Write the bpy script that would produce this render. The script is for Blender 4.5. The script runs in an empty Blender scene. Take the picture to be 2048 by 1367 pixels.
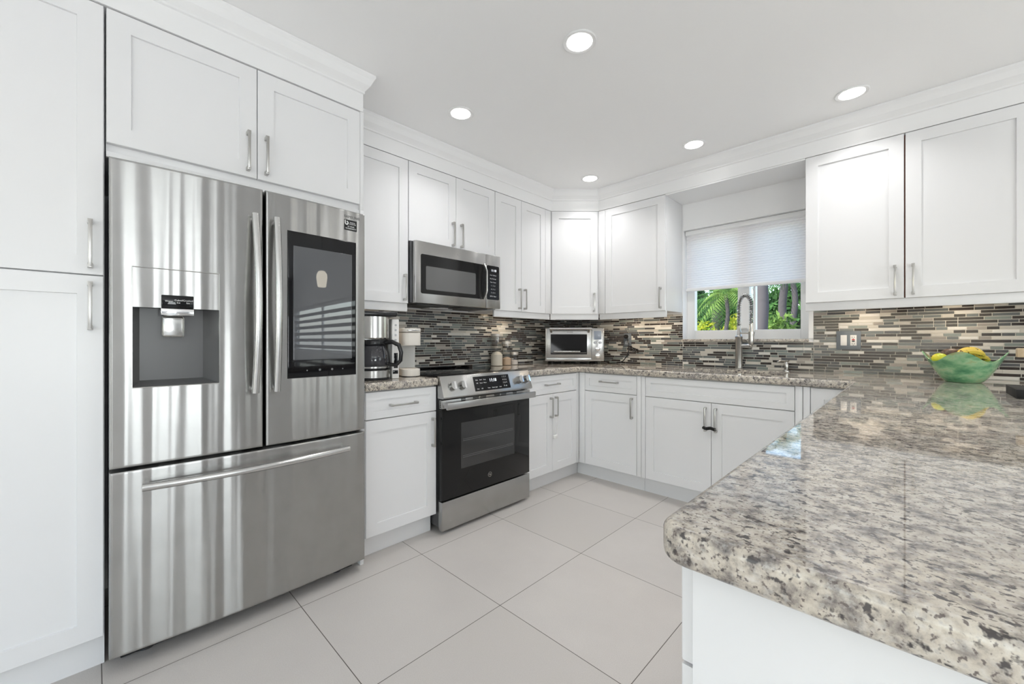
import bpy, bmesh, math, random
from mathutils import Vector, Matrix
random.seed(7)
S = bpy.context.scene
COL = S.collection
PI = math.pi

# ------------------------------------------------------------------ camera
cam_d = bpy.data.cameras.new('camera')
cam_d.sensor_width = 36.0
cam_d.lens = 817.98 / 2048 * 36.0
cam_d.shift_y = -2.93 / 2048
cam_d.clip_start = 0.03
cam_d.clip_end = 200
cam = bpy.data.objects.new('camera', cam_d)
COL.objects.link(cam)
cam.location = (2.6103, -3.4513, 1.1222)
cam.rotation_euler = (PI / 2, 0, 0.7743)
S.camera = cam

# ------------------------------------------------------------------ exposure
S.view_settings.view_transform = 'Standard'
S.view_settings.look = 'None'
S.view_settings.gamma = 1.0
S.view_settings.exposure = 0.34
S.view_settings.use_curve_mapping = False
S.cycles.diffuse_bounces = 7
S.cycles.max_bounces = 14
S.cycles.transparent_max_bounces = 12
S.cycles.sample_clamp_indirect = 6

# ------------------------------------------------------------------ sky and sun
W = bpy.data.worlds.new('sky')
S.world = W
W.use_nodes = True
wn = W.node_tree
bg = wn.nodes['Background']
sky = wn.nodes.new('ShaderNodeTexSky')
sky.sky_type = 'NISHITA'
sky.sun_disc = False
sky.sun_elevation = math.radians(52)
sky.sun_rotation = math.radians(200)
sky.air_density = 1.2
sky.dust_density = 2.0
wn.links.new(sky.outputs[0], bg.inputs[0])
bg.inputs[1].default_value = 0.42
sd = bpy.data.lights.new('sun', 'SUN')
sd.energy = 6.5
sd.angle = 0.01
sd.color = (1.0, 0.95, 0.86)
sun = bpy.data.objects.new('sun', sd)
COL.objects.link(sun)
sun.location = (-6, -6, 12)
sun.rotation_euler = Vector((-0.42, -0.62, 0.85)).to_track_quat('Z', 'Y').to_euler()

# ceiling lamps, window daylight, and added door fills tilted up at the ceiling
def area(name, loc, rot, sx, sy, power, color=(1, 1, 1), shape='RECTANGLE', parent=None, spread=None):
    d = bpy.data.lights.new(name, 'AREA')
    d.shape = shape
    d.size = sx
    if shape in ('RECTANGLE', 'ELLIPSE'):
        d.size_y = sy
    d.energy = power
    d.color = color
    if spread:
        d.spread = spread
    o = bpy.data.objects.new(name, d)
    COL.objects.link(o)
    o.location = loc
    o.rotation_euler = rot
    if parent:
        o.parent = parent
    return o

RX, RY = 8.5, -6.5        # room extents
area('fill_east_door', (RX - 0.03, -3.6, 1.15), (0, PI / 2 + 1.05, 0), 2.1, 1.5, 105, (0.93, 0.97, 1.0))  # added fill light, tilted up so the ceiling spreads it
area('fill_south_door', (2.2, RY + 0.03, 1.15), (PI / 2 + 1.2, 0, 0), 2.6, 2.1, 22, (0.95, 0.98, 1.0))  # added fill behind the camera, aimed up at the ceiling
area('fill_south_door_east', (5.9, RY + 0.03, 1.15), (PI / 2 + 1.1, 0, 0), 2.2, 2.1, 62, (0.95, 0.98, 1.0))  # another added fill, bounced off the ceiling to flatten the light
DOWN_POWER = 1.9
area('daylight_dining_window', (6.35, 0.135, 1.35), (-PI / 2, 0, 0), 3.7, 0.8, 30, (0.95, 0.98, 1.0))

# ------------------------------------------------------------------ materials
def newmat(name):
    m = bpy.data.materials.new(name)
    m.use_nodes = True
    return m, m.node_tree, m.node_tree.nodes['Principled BSDF']

def mat(name, col, rough=0.4, metal=0.0, trans=0.0, ior=1.45, coat=0.0, emis=None, es=0.0, alpha=None, spec=None):
    m, nt, b = newmat(name)
    b.inputs['Base Color'].default_value = (*col, 1)
    b.inputs['Roughness'].default_value = rough
    b.inputs['Metallic'].default_value = metal
    b.inputs['Transmission Weight'].default_value = trans
    b.inputs['IOR'].default_value = ior
    b.inputs['Coat Weight'].default_value = coat
    if spec is not None:
        b.inputs['Specular IOR Level'].default_value = spec
    if emis:
        b.inputs['Emission Color'].default_value = (*emis, 1)
        b.inputs['Emission Strength'].default_value = es
    return m

def N(nt, t, **kw):
    n = nt.nodes.new(t)
    for k, v in kw.items():
        if isinstance(k, str) and hasattr(n, k):
            setattr(n, k, v)
    return n

def noise(nt, vec, scale, detail=2, rough=0.5):
    n = N(nt, 'ShaderNodeTexNoise')
    n.inputs['Scale'].default_value = scale
    n.inputs['Detail'].default_value = detail
    n.inputs['Roughness'].default_value = rough
    nt.links.new(vec, n.inputs['Vector'])
    return n

def ramp(nt, fac, stops):
    r = N(nt, 'ShaderNodeValToRGB')
    els = r.color_ramp.elements
    while len(els) < len(stops):
        els.new(0.5)
    for e, (p, c) in zip(els, stops):
        e.position = p
        e.color = (*c, 1) if len(c) == 3 else c
    nt.links.new(fac, r.inputs[0])
    return r

def mixc(nt, fac, a, b):
    m = N(nt, 'ShaderNodeMix')
    m.data_type = 'RGBA'
    if isinstance(fac, float):
        m.inputs[0].default_value = fac
    else:
        nt.links.new(fac, m.inputs[0])
    for s, v in ((m.inputs[6], a), (m.inputs[7], b)):
        if isinstance(v, tuple):
            s.default_value = (*v, 1)
        else:
            nt.links.new(v, s)
    return m.outputs[2]

def mapping(nt, vec, scale):
    mp = N(nt, 'ShaderNodeMapping')
    mp.inputs['Scale'].default_value = scale
    nt.links.new(vec, mp.inputs['Vector'])
    return mp.outputs[0]

def pos(nt):
    return N(nt, 'ShaderNodeNewGeometry').outputs['Position']

def bump(nt, b, h, strength, dist=0.01):
    bp = N(nt, 'ShaderNodeBump')
    bp.inputs['Strength'].default_value = strength
    bp.inputs['Distance'].default_value = dist
    nt.links.new(h, bp.inputs['Height'])
    nt.links.new(bp.outputs[0], b.inputs['Normal'])

M = {}
M['paint'] = mat('white_wall_paint', (0.87, 0.87, 0.87), 0.55)
M['far_paint'] = mat('grey_wall_paint', (0.42, 0.42, 0.43), 0.6)
M['ceiling'] = mat('white_ceiling_paint', (0.95, 0.95, 0.95), 0.6)
M['trim'] = mat('white_trim_enamel', (0.84, 0.84, 0.84), 0.3)
M['cabinet'] = mat('white_cabinet_lacquer', (0.79, 0.79, 0.795), 0.3)
M['carcass'] = mat('cabinet_carcass', (0.70, 0.70, 0.70), 0.5)
M['wood_edge'] = mat('reddish_wood_edge', (0.20, 0.06, 0.03), 0.5)
M['nickel'] = mat('satin_nickel', (0.52, 0.51, 0.49), 0.28, 1.0)
M['lid'] = mat('brushed_lid_metal', (0.58, 0.55, 0.51), 0.35, 0.35)
M['chrome'] = mat('chrome', (0.8, 0.8, 0.8), 0.08, 1.0)
M['steel_dark'] = mat('dark_grey_metal', (0.12, 0.12, 0.125), 0.4, 0.8)
M['black_plastic'] = mat('black_plastic', (0.012, 0.012, 0.013), 0.25)
M['black_matte'] = mat('matte_black', (0.01, 0.01, 0.01), 0.7)
M['black_glass'] = mat('black_glass', (0.006, 0.006, 0.007), 0.03, spec=0.4)
M['display'] = mat('screen_surface', (0.075, 0.078, 0.084), 0.0, coat=0.0, spec=0.9)
M['oven_glass'] = mat('smoked_oven_glass', (0.010, 0.010, 0.010), 0.04, spec=0.35)
M['oven_window'] = mat('oven_window', (0.035, 0.035, 0.035), 0.05, spec=0.7)
M['mesh_window'] = mat('microwave_window_screen', (0.12, 0.12, 0.12), 0.15, coat=0.3)
M['grey_plastic'] = mat('grey_recess_plastic', (0.12, 0.12, 0.122), 0.25)
M['white_plastic'] = mat('white_plastic', (0.75, 0.74, 0.72), 0.35)
M['grey_plate'] = mat('grey_outlet_plate', (0.17, 0.19, 0.21), 0.35, 0.3)
M['cream'] = mat('cream_plastic', (0.72, 0.68, 0.62), 0.35)
M['cream_dark'] = mat('greyed_cream_plastic', (0.50, 0.50, 0.48), 0.4)
M['white_ink'] = mat('white_lettering', (0.8, 0.8, 0.8), 0.5)
M['grey_ink'] = mat('grey_lettering', (0.18, 0.18, 0.18), 0.5)
M['red_button'] = mat('red_button', (0.5, 0.01, 0.02), 0.4)
M['led'] = mat('led_digits', (0.9, 0.95, 1), 0.5, emis=(0.9, 0.95, 1.0), es=0.7)
M['lens'] = mat('downlight_lens', (1, 1, 1), 0.5, emis=(1, 0.98, 0.95), es=7.0)
M['puck'] = mat('warm_puck_lens', (1, 1, 1), 0.5, emis=(1, 0.75, 0.45), es=6.0)
M['glass'] = mat('clear_glass', (1, 1, 1), 0.0, trans=1.0, ior=1.45)
M['lamp_glass'] = mat('lit_white_lamp_glass', (0.9, 0.88, 0.8), 0.4, emis=(1, 0.92, 0.76), es=5.0)
M['flour'] = mat('white_flour', (0.80, 0.74, 0.64), 0.9)
M['sugar'] = mat('brown_sugar', (0.62, 0.46, 0.33), 0.9)
M['salt'] = mat('white_salt', (0.75, 0.70, 0.66), 0.9)
M['bark'] = mat('grey_palm_bark', (0.085, 0.075, 0.078), 0.9)
M['avocado'] = None

def thin_glass(name, tint=(1, 1, 1), ior=1.45):
    m, nt, b = newmat(name)
    nt.nodes.remove(b)
    out = nt.nodes['Material Output']
    t = N(nt, 'ShaderNodeBsdfTransparent'); t.inputs[0].default_value = (*tint, 1)
    g = N(nt, 'ShaderNodeBsdfGlossy'); g.inputs['Roughness'].default_value = 0.0
    f = N(nt, 'ShaderNodeFresnel'); f.inputs[0].default_value = ior
    mx = N(nt, 'ShaderNodeMixShader')
    g2 = N(nt, 'ShaderNodeNewGeometry')
    iv = N(nt, 'ShaderNodeMath', operation='SUBTRACT'); iv.inputs[0].default_value = 1.0
    nt.links.new(g2.outputs['Backfacing'], iv.inputs[1])
    ml = N(nt, 'ShaderNodeMath', operation='MULTIPLY')
    nt.links.new(f.outputs[0], ml.inputs[0]); nt.links.new(iv.outputs[0], ml.inputs[1])
    nt.links.new(ml.outputs[0], mx.inputs[0])
    nt.links.new(t.outputs[0], mx.inputs[1]); nt.links.new(g.outputs[0], mx.inputs[2])
    nt.links.new(mx.outputs[0], out.inputs[0])
    return m
M['pane'] = thin_glass('window_pane_glass', (0.96, 0.98, 0.98))
M['jar_glass'] = thin_glass('jar_glass', (0.87, 0.875, 0.87), 1.6)
M['acrylic'] = thin_glass('clear_acrylic', (0.86, 0.88, 0.88))

def steel(name, tangent, base=(0.56, 0.555, 0.545), rough=0.26, wav=0.5, axis='y', wscale=(1, 9, 0.7), aniso=0.75):
    m, nt, b = newmat(name)
    p = pos(nt)
    b.inputs['Metallic'].default_value = 1.0
    b.inputs['Roughness'].default_value = rough
    b.inputs['Anisotropic'].default_value = aniso
    tv = N(nt, 'ShaderNodeCombineXYZ')
    for i in range(3):
        tv.inputs[i].default_value = tangent[i]
    nt.links.new(tv.outputs[0], b.inputs['Tangent'])
    n1 = noise(nt, mapping(nt, p, (3, 3, 3)), 3.0, 5, 0.6)
    c = mixc(nt, n1.outputs[0], tuple(x * 0.86 for x in base), tuple(min(1, x * 1.10) for x in base))
    nt.links.new(c, b.inputs['Base Color'])
    n2 = noise(nt, mapping(nt, p, wscale), 1.0, 1.5, 0.4)
    bump(nt, b, n2.outputs[0], wav, 0.02)
    return m
M['steel_fridge'] = steel('brushed_steel_fridge', (0, 0, 1), base=(0.42, 0.415, 0.405), rough=0.27, wav=0.8, wscale=(1, 11, 0.3), aniso=0.95)
M['steel'] = steel('brushed_steel', (0, 0, 1), base=(0.46, 0.455, 0.445), wav=0.25, wscale=(1, 6, 1))
M['steel_handle'] = steel('brushed_steel_handle', (0, 0, 1), base=(0.62, 0.62, 0.61), rough=0.22, wav=0.0, aniso=0.5)
M['steel_plain'] = mat('plain_steel', (0.40, 0.395, 0.385), 0.25, 1.0)
M['steel_bright'] = mat('bright_steel', (0.55, 0.545, 0.53), 0.2, 1.0)

def granite(name='speckled_granite', rough=0.035):
    m, nt, b = newmat(name)
    p = pos(nt)
    big = noise(nt, p, 5.0, 3, 0.5)
    med = noise(nt, p, 46.0, 5, 0.65)
    fine = noise(nt, p, 120.0, 3, 0.6)
    sp = noise(nt, mapping(nt, p, (1.0, 1.3, 1.0)), 78.0, 3, 0.55)
    sp2 = noise(nt, mapping(nt, p, (1.3, 1.0, 1.2)), 170.0, 2, 0.5)
    base = ramp(nt, med.outputs[0], [(0.34, (0.16, 0.145, 0.14)), (0.44, (0.34, 0.31, 0.28)), (0.53, (0.54, 0.495, 0.43)), (0.63, (0.66, 0.62, 0.55)), (0.74, (0.46, 0.45, 0.44))])
    tone = mixc(nt, ramp(nt, big.outputs[0], [(0.35, (0, 0, 0)), (0.65, (1, 1, 1))]).outputs[0], (0.84, 0.83, 0.84), (1.0, 0.965, 0.91))
    mm = N(nt, 'ShaderNodeMix'); mm.data_type = 'RGBA'; mm.blend_type = 'MULTIPLY'
    mm.inputs[0].default_value = 1.0
    nt.links.new(base.outputs[0], mm.inputs[6]); nt.links.new(tone, mm.inputs[7])
    w = mixc(nt, ramp(nt, fine.outputs[0], [(0.50, (0, 0, 0)), (0.72, (0.4, 0.4, 0.4))]).outputs[0], mm.outputs[2], (0.74, 0.73, 0.70))
    d1 = ramp(nt, sp.outputs[0], [(0.36, (1, 1, 1)), (0.425, (0, 0, 0))])
    c1 = mixc(nt, d1.outputs[0], w, (0.055, 0.047, 0.045))
    d2 = ramp(nt, sp2.outputs[0], [(0.34, (0.85, 0.85, 0.85)), (0.42, (0, 0, 0))])
    c2 = mixc(nt, d2.outputs[0], c1, (0.10, 0.075, 0.07))
    nt.links.new(c2, b.inputs['Base Color'])
    b.inputs['Roughness'].default_value = rough
    b.inputs['IOR'].default_value = 1.65
    return m
M['granite'] = granite()
M['granite_edge'] = granite('honed_granite_edge', 0.32)

def floor_mat():
    m, nt, b = newmat('porcelain_floor_tile')
    p = pos(nt)
    sep = N(nt, 'ShaderNodeSeparateXYZ'); nt.links.new(p, sep.inputs[0])
    pitch = 0.593
    def line(sock, off):
        a = N(nt, 'ShaderNodeMath', operation='ADD'); a.inputs[1].default_value = -off + pitch * 40
        nt.links.new(sock, a.inputs[0])
        mo = N(nt, 'ShaderNodeMath', operation='MODULO'); mo.inputs[1].default_value = pitch
        nt.links.new(a.outputs[0], mo.inputs[0])
        lt = N(nt, 'ShaderNodeMath', operation='LESS_THAN'); lt.inputs[1].default_value = 0.0028
        nt.links.new(mo.outputs[0], lt.inputs[0])
        fl = N(nt, 'ShaderNodeMath', operation='DIVIDE'); fl.inputs[1].default_value = pitch
        nt.links.new(a.outputs[0], fl.inputs[0])
        f2 = N(nt, 'ShaderNodeMath', operation='FLOOR'); nt.links.new(fl.outputs[0], f2.inputs[0])
        return lt.outputs[0], f2.outputs[0]
    lx, ix = line(sep.outputs[0], 1.36)
    ly, iy = line(sep.outputs[1], -1.655)
    g = N(nt, 'ShaderNodeMath', operation='MAXIMUM'); nt.links.new(lx, g.inputs[0]); nt.links.new(ly, g.inputs[1])
    cx = N(nt, 'ShaderNodeCombineXYZ'); nt.links.new(ix, cx.inputs[0]); nt.links.new(iy, cx.inputs[1])
    wn_ = N(nt, 'ShaderNodeTexWhiteNoise'); nt.links.new(cx.outputs[0], wn_.inputs[0])
    base = mixc(nt, wn_.outputs[0], (0.55, 0.52, 0.485), (0.60, 0.57, 0.54))
    n = noise(nt, p, 3.0, 4, 0.6)
    base2 = mixc(nt, ramp(nt, n.outputs[0], [(0.3, (0, 0, 0)), (0.7, (1, 1, 1))]).outputs[0], base, (0.55, 0.52, 0.495))
    n2 = noise(nt, p, 320.0, 2, 0.7)
    base3 = mixc(nt, ramp(nt, n2.outputs[0], [(0.35, (0.35, 0.35, 0.35)), (0.6, (0, 0, 0))]).outputs[0], base2, (0.43, 0.40, 0.375))
    c = mixc(nt, g.outputs[0], base3, (0.09, 0.075, 0.065))
    nt.links.new(c, b.inputs['Base Color'])
    b.inputs['Roughness'].default_value = 0.42
    return m
M['floor'] = floor_mat()

def attr_mat(name, rough, coat=0.0, spec=0.5):
    m, nt, b = newmat(name)
    a = N(nt, 'ShaderNodeAttribute'); a.attribute_name = 'tone'
    nt.links.new(a.outputs['Color'], b.inputs['Base Color'])
    b.inputs['Roughness'].default_value = rough
    b.inputs['Coat Weight'].default_value = coat
    b.inputs['Specular IOR Level'].default_value = spec
    return m
M['tile_glass'] = attr_mat('mosaic_glass_strip', 0.13, 0.0, 0.35)
M['tile_stone'] = attr_mat('mosaic_stone_strip', 0.38)
M['grout'] = mat('pale_grout', (0.66, 0.63, 0.57), 0.8)

def shade_mat():
    m, nt, b = newmat('cellular_shade_fabric')
    nt.nodes.remove(b)
    p = pos(nt)
    n = noise(nt, mapping(nt, p, (2.0, 1, 160)), 1.0, 3, 0.6)
    d = N(nt, 'ShaderNodeBsdfDiffuse'); t = N(nt, 'ShaderNodeBsdfTranslucent')
    c = mixc(nt, n.outputs[0], (0.89, 0.87, 0.87), (0.97, 0.95, 0.945))
    nt.links.new(c, d.inputs[0]); nt.links.new(c, t.inputs[0])
    mx = N(nt, 'ShaderNodeMixShader'); mx.inputs[0].default_value = 0.5
    nt.links.new(d.outputs[0], mx.inputs[1]); nt.links.new(t.outputs[0], mx.inputs[2])
    nt.links.new(mx.outputs[0], nt.nodes['Material Output'].inputs[0])
    return m
M['shade'] = shade_mat()

def leaf(name, a, bcol):
    m, nt, b = newmat(name)
    nt.nodes.remove(b)
    p = pos(nt)
    n = noise(nt, p, 6.0, 3, 0.6)
    c = mixc(nt, ramp(nt, n.outputs[0], [(0.35, (0, 0, 0)), (0.65, (1, 1, 1))]).outputs[0], a, bcol)
    d = N(nt, 'ShaderNodeBsdfDiffuse'); t = N(nt, 'ShaderNodeBsdfTranslucent')
    nt.links.new(c, d.inputs[0]); nt.links.new(c, t.inputs[0])
    mx = N(nt, 'ShaderNodeMixShader'); mx.inputs[0].default_value = 0.35
    nt.links.new(d.outputs[0], mx.inputs[1]); nt.links.new(t.outputs[0], mx.inputs[2])
    nt.links.new(mx.outputs[0], nt.nodes['Material Output'].inputs[0])
    return m
M['leaf_dark'] = leaf('dark_green_leaves', (0.03, 0.09, 0.03), (0.09, 0.20, 0.06))
M['leaf_mid'] = leaf('mid_green_leaves', (0.07, 0.16, 0.04), (0.26, 0.38, 0.10))
M['leaf_yellow'] = leaf('yellow_green_leaves', (0.18, 0.32, 0.05), (0.62, 0.58, 0.06))
M['leaf_brown'] = leaf('dry_brown_fronds', (0.18, 0.11, 0.06), (0.30, 0.22, 0.10))
M['lawn'] = leaf('lawn', (0.15, 0.155, 0.12), (0.20, 0.20, 0.16))  # colour muted so green bounce stays out of the room

def bowl_mat():
    m, nt, b = newmat('swirled_green_art_glass')
    p = pos(nt)
    n = noise(nt, mapping(nt, p, (7, 7, 12)), 1.3, 4, 0.6)
    sep = N(nt, 'ShaderNodeSeparateXYZ'); nt.links.new(p, sep.inputs[0])
    r = ramp(nt, n.outputs[0], [(0.28, (0.05, 0.25, 0.12)), (0.42, (0.22, 0.52, 0.28)), (0.54, (0.48, 0.75, 0.45)), (0.66, (0.50, 0.46, 0.22)), (0.78, (0.36, 0.68, 0.46))])
    nt.links.new(r.outputs[0], b.inputs['Base Color'])
    b.inputs['Roughness'].default_value = 0.08
    b.inputs['Transmission Weight'].default_value = 0.35
    b.inputs['Coat Weight'].default_value = 0.6
    return m
M['bowl'] = bowl_mat()

def speck(name, a, bcol, scale, lo, hi, rough=0.5):
    m, nt, b = newmat(name)
    n = noise(nt, pos(nt), scale, 3, 0.6)
    r = ramp(nt, n.outputs[0], [(lo, bcol), (hi, a)])
    nt.links.new(r.outputs[0], b.inputs['Base Color'])
    b.inputs['Roughness'].default_value = rough
    return m
M['banana'] = speck('ripe_banana_skin', (0.80, 0.56, 0.09), (0.10, 0.04, 0.02), 34.0, 0.36, 0.40, 0.45)
M['avocado'] = speck('dark_avocado_skin', (0.05, 0.025, 0.015), (0.14, 0.08, 0.05), 120.0, 0.4, 0.6, 0.5)
M['mango'] = speck('yellow_green_fruit_skin', (0.55, 0.62, 0.05), (0.80, 0.66, 0.02), 18.0, 0.4, 0.6, 0.35)
M['wood_light'] = speck('pale_wood', (0.62, 0.50, 0.33), (0.50, 0.38, 0.24), 30.0, 0.4, 0.6, 0.5)

# ------------------------------------------------------------------ mesh helpers
def box(bm, x0, x1, y0, y1, z0, z1, bev=0.0, seg=2):
    t = bmesh.new()
    bmesh.ops.create_cube(t, size=1.0)
    for v in t.verts:
        v.co = Vector(((x0 + x1) / 2 + v.co.x * (x1 - x0), (y0 + y1) / 2 + v.co.y * (y1 - y0), (z0 + z1) / 2 + v.co.z * (z1 - z0)))
    if bev > 0:
        bmesh.ops.bevel(t, geom=t.edges[:], offset=bev, segments=seg, affect='EDGES', profile=0.5)
    merge(bm, t)

def merge(bm, t, mtx=None):
    if mtx is not None:
        bmesh.ops.transform(t, matrix=mtx, verts=t.verts[:])
    me = bpy.data.meshes.new('tmp')
    t.to_mesh(me)
    t.free()
    bm.from_mesh(me)
    bpy.data.meshes.remove(me)

def quad(bm, pts):
    return bm.faces.new([bm.verts.new(p) for p in pts])

def tube(bm, pts, r, seg=10, cap=True, flat=None):
    pts = [Vector(p) for p in pts]
    n = len(pts)
    rr = r if isinstance(r, (list, tuple)) else [r] * n
    rings = []
    up = None
    for i, p in enumerate(pts):
        d = (pts[min(i + 1, n - 1)] - pts[max(i - 1, 0)]).normalized()
        if up is None:
            up = Vector((0, 0, 1)) if abs(d.z) < 0.9 else Vector((1, 0, 0))
        a = d.cross(up).normalized()
        b = a.cross(d).normalized()
        up = b
        fa, fb = flat if flat else (1, 1)
        rings.append([bm.verts.new(p + a * math.cos(2 * PI * k / seg) * rr[i] * fa + b * math.sin(2 * PI * k / seg) * rr[i] * fb) for k in range(seg)])
    for i in range(n - 1):
        for k in range(seg):
            bm.faces.new([rings[i][k], rings[i][(k + 1) % seg], rings[i + 1][(k + 1) % seg], rings[i + 1][k]])
    if cap:
        bm.faces.new(rings[0][::-1]); bm.faces.new(rings[-1])

def cyl(bm, p0, p1, r, seg=20, r1=None):
    tube(bm, [p0, p1], [r, r if r1 is None else r1], seg)

def lathe(bm, prof, cx=0, cy=0, seg=28, squash=1.0):
    rings = []
    for (r, z) in prof:
        if r < 1e-5:
            rings.append([bm.verts.new((cx, cy, z))])
        else:
            rings.append([bm.verts.new((cx + r * math.cos(2 * PI * k / seg), cy + squash * r * math.sin(2 * PI * k / seg), z)) for k in range(seg)])
    for i in range(len(rings) - 1):
        a, b = rings[i], rings[i + 1]
        for k in range(seg):
            k2 = (k + 1) % seg
            if len(a) == 1 and len(b) == 1:
                continue
            if len(a) == 1:
                bm.faces.new([a[0], b[k2], b[k]])
            elif len(b) == 1:
                bm.faces.new([a[k], a[k2], b[0]])
            else:
                bm.faces.new([a[k], a[k2], b[k2], b[k]])

def prism(bm, poly, z0, z1, bev=0.0):
    t = bmesh.new()
    vs = [t.verts.new((x, y, z0)) for x, y in poly]
    f = t.faces.new(vs)
    r = bmesh.ops.extrude_face_region(t, geom=[f])
    for v in r['geom']:
        if isinstance(v, bmesh.types.BMVert):
            v.co.z = z1
    bmesh.ops.recalc_face_normals(t, faces=t.faces[:])
    if bev > 0:
        bmesh.ops.bevel(t, geom=t.edges[:], offset=bev, segments=3, affect='EDGES', profile=0.6)
    merge(bm, t)

def obj(name, bm, m, parent=None, smooth=True, loc=None, rot=None, recalc=True):
    if recalc:
        bmesh.ops.recalc_face_normals(bm, faces=bm.faces[:])
    me = bpy.data.meshes.new(name)
    bm.to_mesh(me)
    bm.free()
    if isinstance(m, (list, tuple)):
        for x in m:
            me.materials.append(x)
    else:
        me.materials.append(m)
    if smooth:
        for p in me.polygons:
            p.use_smooth = True
        try:
            me.set_sharp_from_angle(angle=math.radians(38))
        except Exception:
            pass
    o = bpy.data.objects.new(name, me)
    COL.objects.link(o)
    if parent:
        o.parent = parent
    if loc:
        o.location = loc
    if rot:
        o.rotation_euler = rot
    return o

def BM():
    return bmesh.new()

def tag(o, label, cat, group=None, kind=None):
    o['label'] = label
    o['category'] = cat
    if group:
        o['group'] = group
    if kind:
        o['kind'] = kind
    return o

def thing(name, label, cat, loc=(0, 0, 0), rotz=0.0, group=None):
    o = bpy.data.objects.new(name, None)
    COL.objects.link(o)
    o.empty_display_size = 0.1
    o.location = loc
    o.rotation_euler = (0, 0, rotz)
    return tag(o, label, cat, group)

def struct(name, bm, m, smooth=False):
    o = obj(name, bm, m, None, smooth)
    o['kind'] = 'structure'
    return o

def text(name, body, size, m, parent, loc, rot, ext=0.0004, align='CENTER', label=None):
    c = bpy.data.curves.new(name, 'FONT')
    c.body = body
    c.size = size
    c.extrude = ext
    c.align_x = align
    c.align_y = 'CENTER'
    c.resolution_u = 2
    t = bpy.data.objects.new(name + '_curve', c)
    COL.objects.link(t)
    dg = bpy.context.evaluated_depsgraph_get()
    me = bpy.data.meshes.new_from_object(t.evaluated_get(dg))
    bpy.data.objects.remove(t)
    me.materials.clear()
    me.materials.append(m)
    o = bpy.data.objects.new(name, me)
    COL.objects.link(o)
    o.parent = parent
    o.location = loc
    o.rotation_euler = rot
    if label:
        o['label'] = label
    return o

# ------------------------------------------------------------------ the room
CZ = 2.447
TH = 0.16
b = BM(); box(b, -TH, RX + TH, RY - TH, TH, -0.12, 0.0)
struct('floor', b, M['floor'])
b = BM(); box(b, -TH, RX + TH, RY - TH, TH, CZ, CZ + 0.25)
struct('ceiling', b, M['ceiling'])
b = BM(); box(b, -TH, 0, RY - TH, TH, 0, CZ)
struct('wall_left', b, M['paint'])

def wall_y(bm, y0, y1, x0, x1, holes):
    """wall along x with rectangular holes (hx0,hx1,hz0,hz1), sorted"""
    x = x0
    for (a, c, z0, z1) in holes:
        box(bm, x, a, y0, y1, 0, CZ)
        if z0 > 0:
            box(bm, a, c, y0, y1, 0, z0)
        box(bm, a, c, y0, y1, z1, CZ)
        x = c
    box(bm, x, x1, y0, y1, 0, CZ)
KW = (1.238, 2.101, 1.134, 2.04)
DW = (4.4, 8.3, 0.9, 1.80)
b = BM(); wall_y(b, 0, TH, 0, RX + TH, [KW, DW]); struct('wall_back', b, M['paint'])
SD1 = (0.9, 3.5, 0.02, 2.15); SD2 = (4.8, 7.0, 0.02, 2.15)
b = BM(); wall_y(b, RY - TH, RY, 0, RX + TH, [SD1, SD2]); struct('wall_front', b, M['far_paint'])
b = BM()
box(b, RX, RX + TH, RY, -4.35, 0, CZ); box(b, RX, RX + TH, -2.85, 0, 0, CZ); box(b, RX, RX + TH, -4.35, -2.85, 2.2, CZ)
struct('wall_right', b, M['far_paint'])

# crown moulding with its flat riser, mitred along the cabinet fronts
def sweep(bm, path, prof):
    n = len(path)
    P = [Vector(p) for p in path]
    rings = []
    for i in range(n):
        d0 = (P[i] - P[i - 1]).normalized() if i > 0 else None
        d1 = (P[i + 1] - P[i]).normalized() if i < n - 1 else None
        n0 = Vector((d0.y, -d0.x)) if d0 else None
        n1 = Vector((d1.y, -d1.x)) if d1 else None
        if n0 is None: m_ = n1
        elif n1 is None: m_ = n0
        else:
            m_ = (n0 + n1).normalized()
            m_ = m_ / max(0.2, m_.dot(n0))
        rings.append([bm.verts.new((P[i].x + m_.x * o, P[i].y + m_.y * o, z)) for (o, z) in prof])
    k = len(prof)
    for i in range(n - 1):
        for j in range(k):
            bm.faces.new([rings[i][j], rings[i][(j + 1) % k], rings[i + 1][(j + 1) % k], rings[i + 1][j]])
    bm.faces.new(rings[0]); bm.faces.new(rings[-1][::-1])
path = [(0.645, -4.25), (0.645, -2.508), (0.331, -2.508), (0.331, -0.627), (0.627, -0.331), (3.50, -0.331)]
prof = [(-0.30, 2.266), (0.0, 2.266), (0.0, 2.353), (0.006, 2.357), (0.006, 2.366), (0.012, 2.375), (0.026, 2.394), (0.038, 2.420), (0.046, 2.434), (0.046, CZ - 0.001), (-0.30, CZ - 0.001)]
b = BM(); sweep(b, path, prof)
struct('trim_1', b, M['trim'])
b = BM(); box(b, 1.2345, 2.131, -0.329, -0.001, 2.255, 2.265)
struct('trim_2', b, M['trim'])
b = BM(); box(b, 2.101, 2.128, -0.013, 0.0, 1.136, 1.33, 0.002)
struct('trim_3', b, M['trim'])

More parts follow.
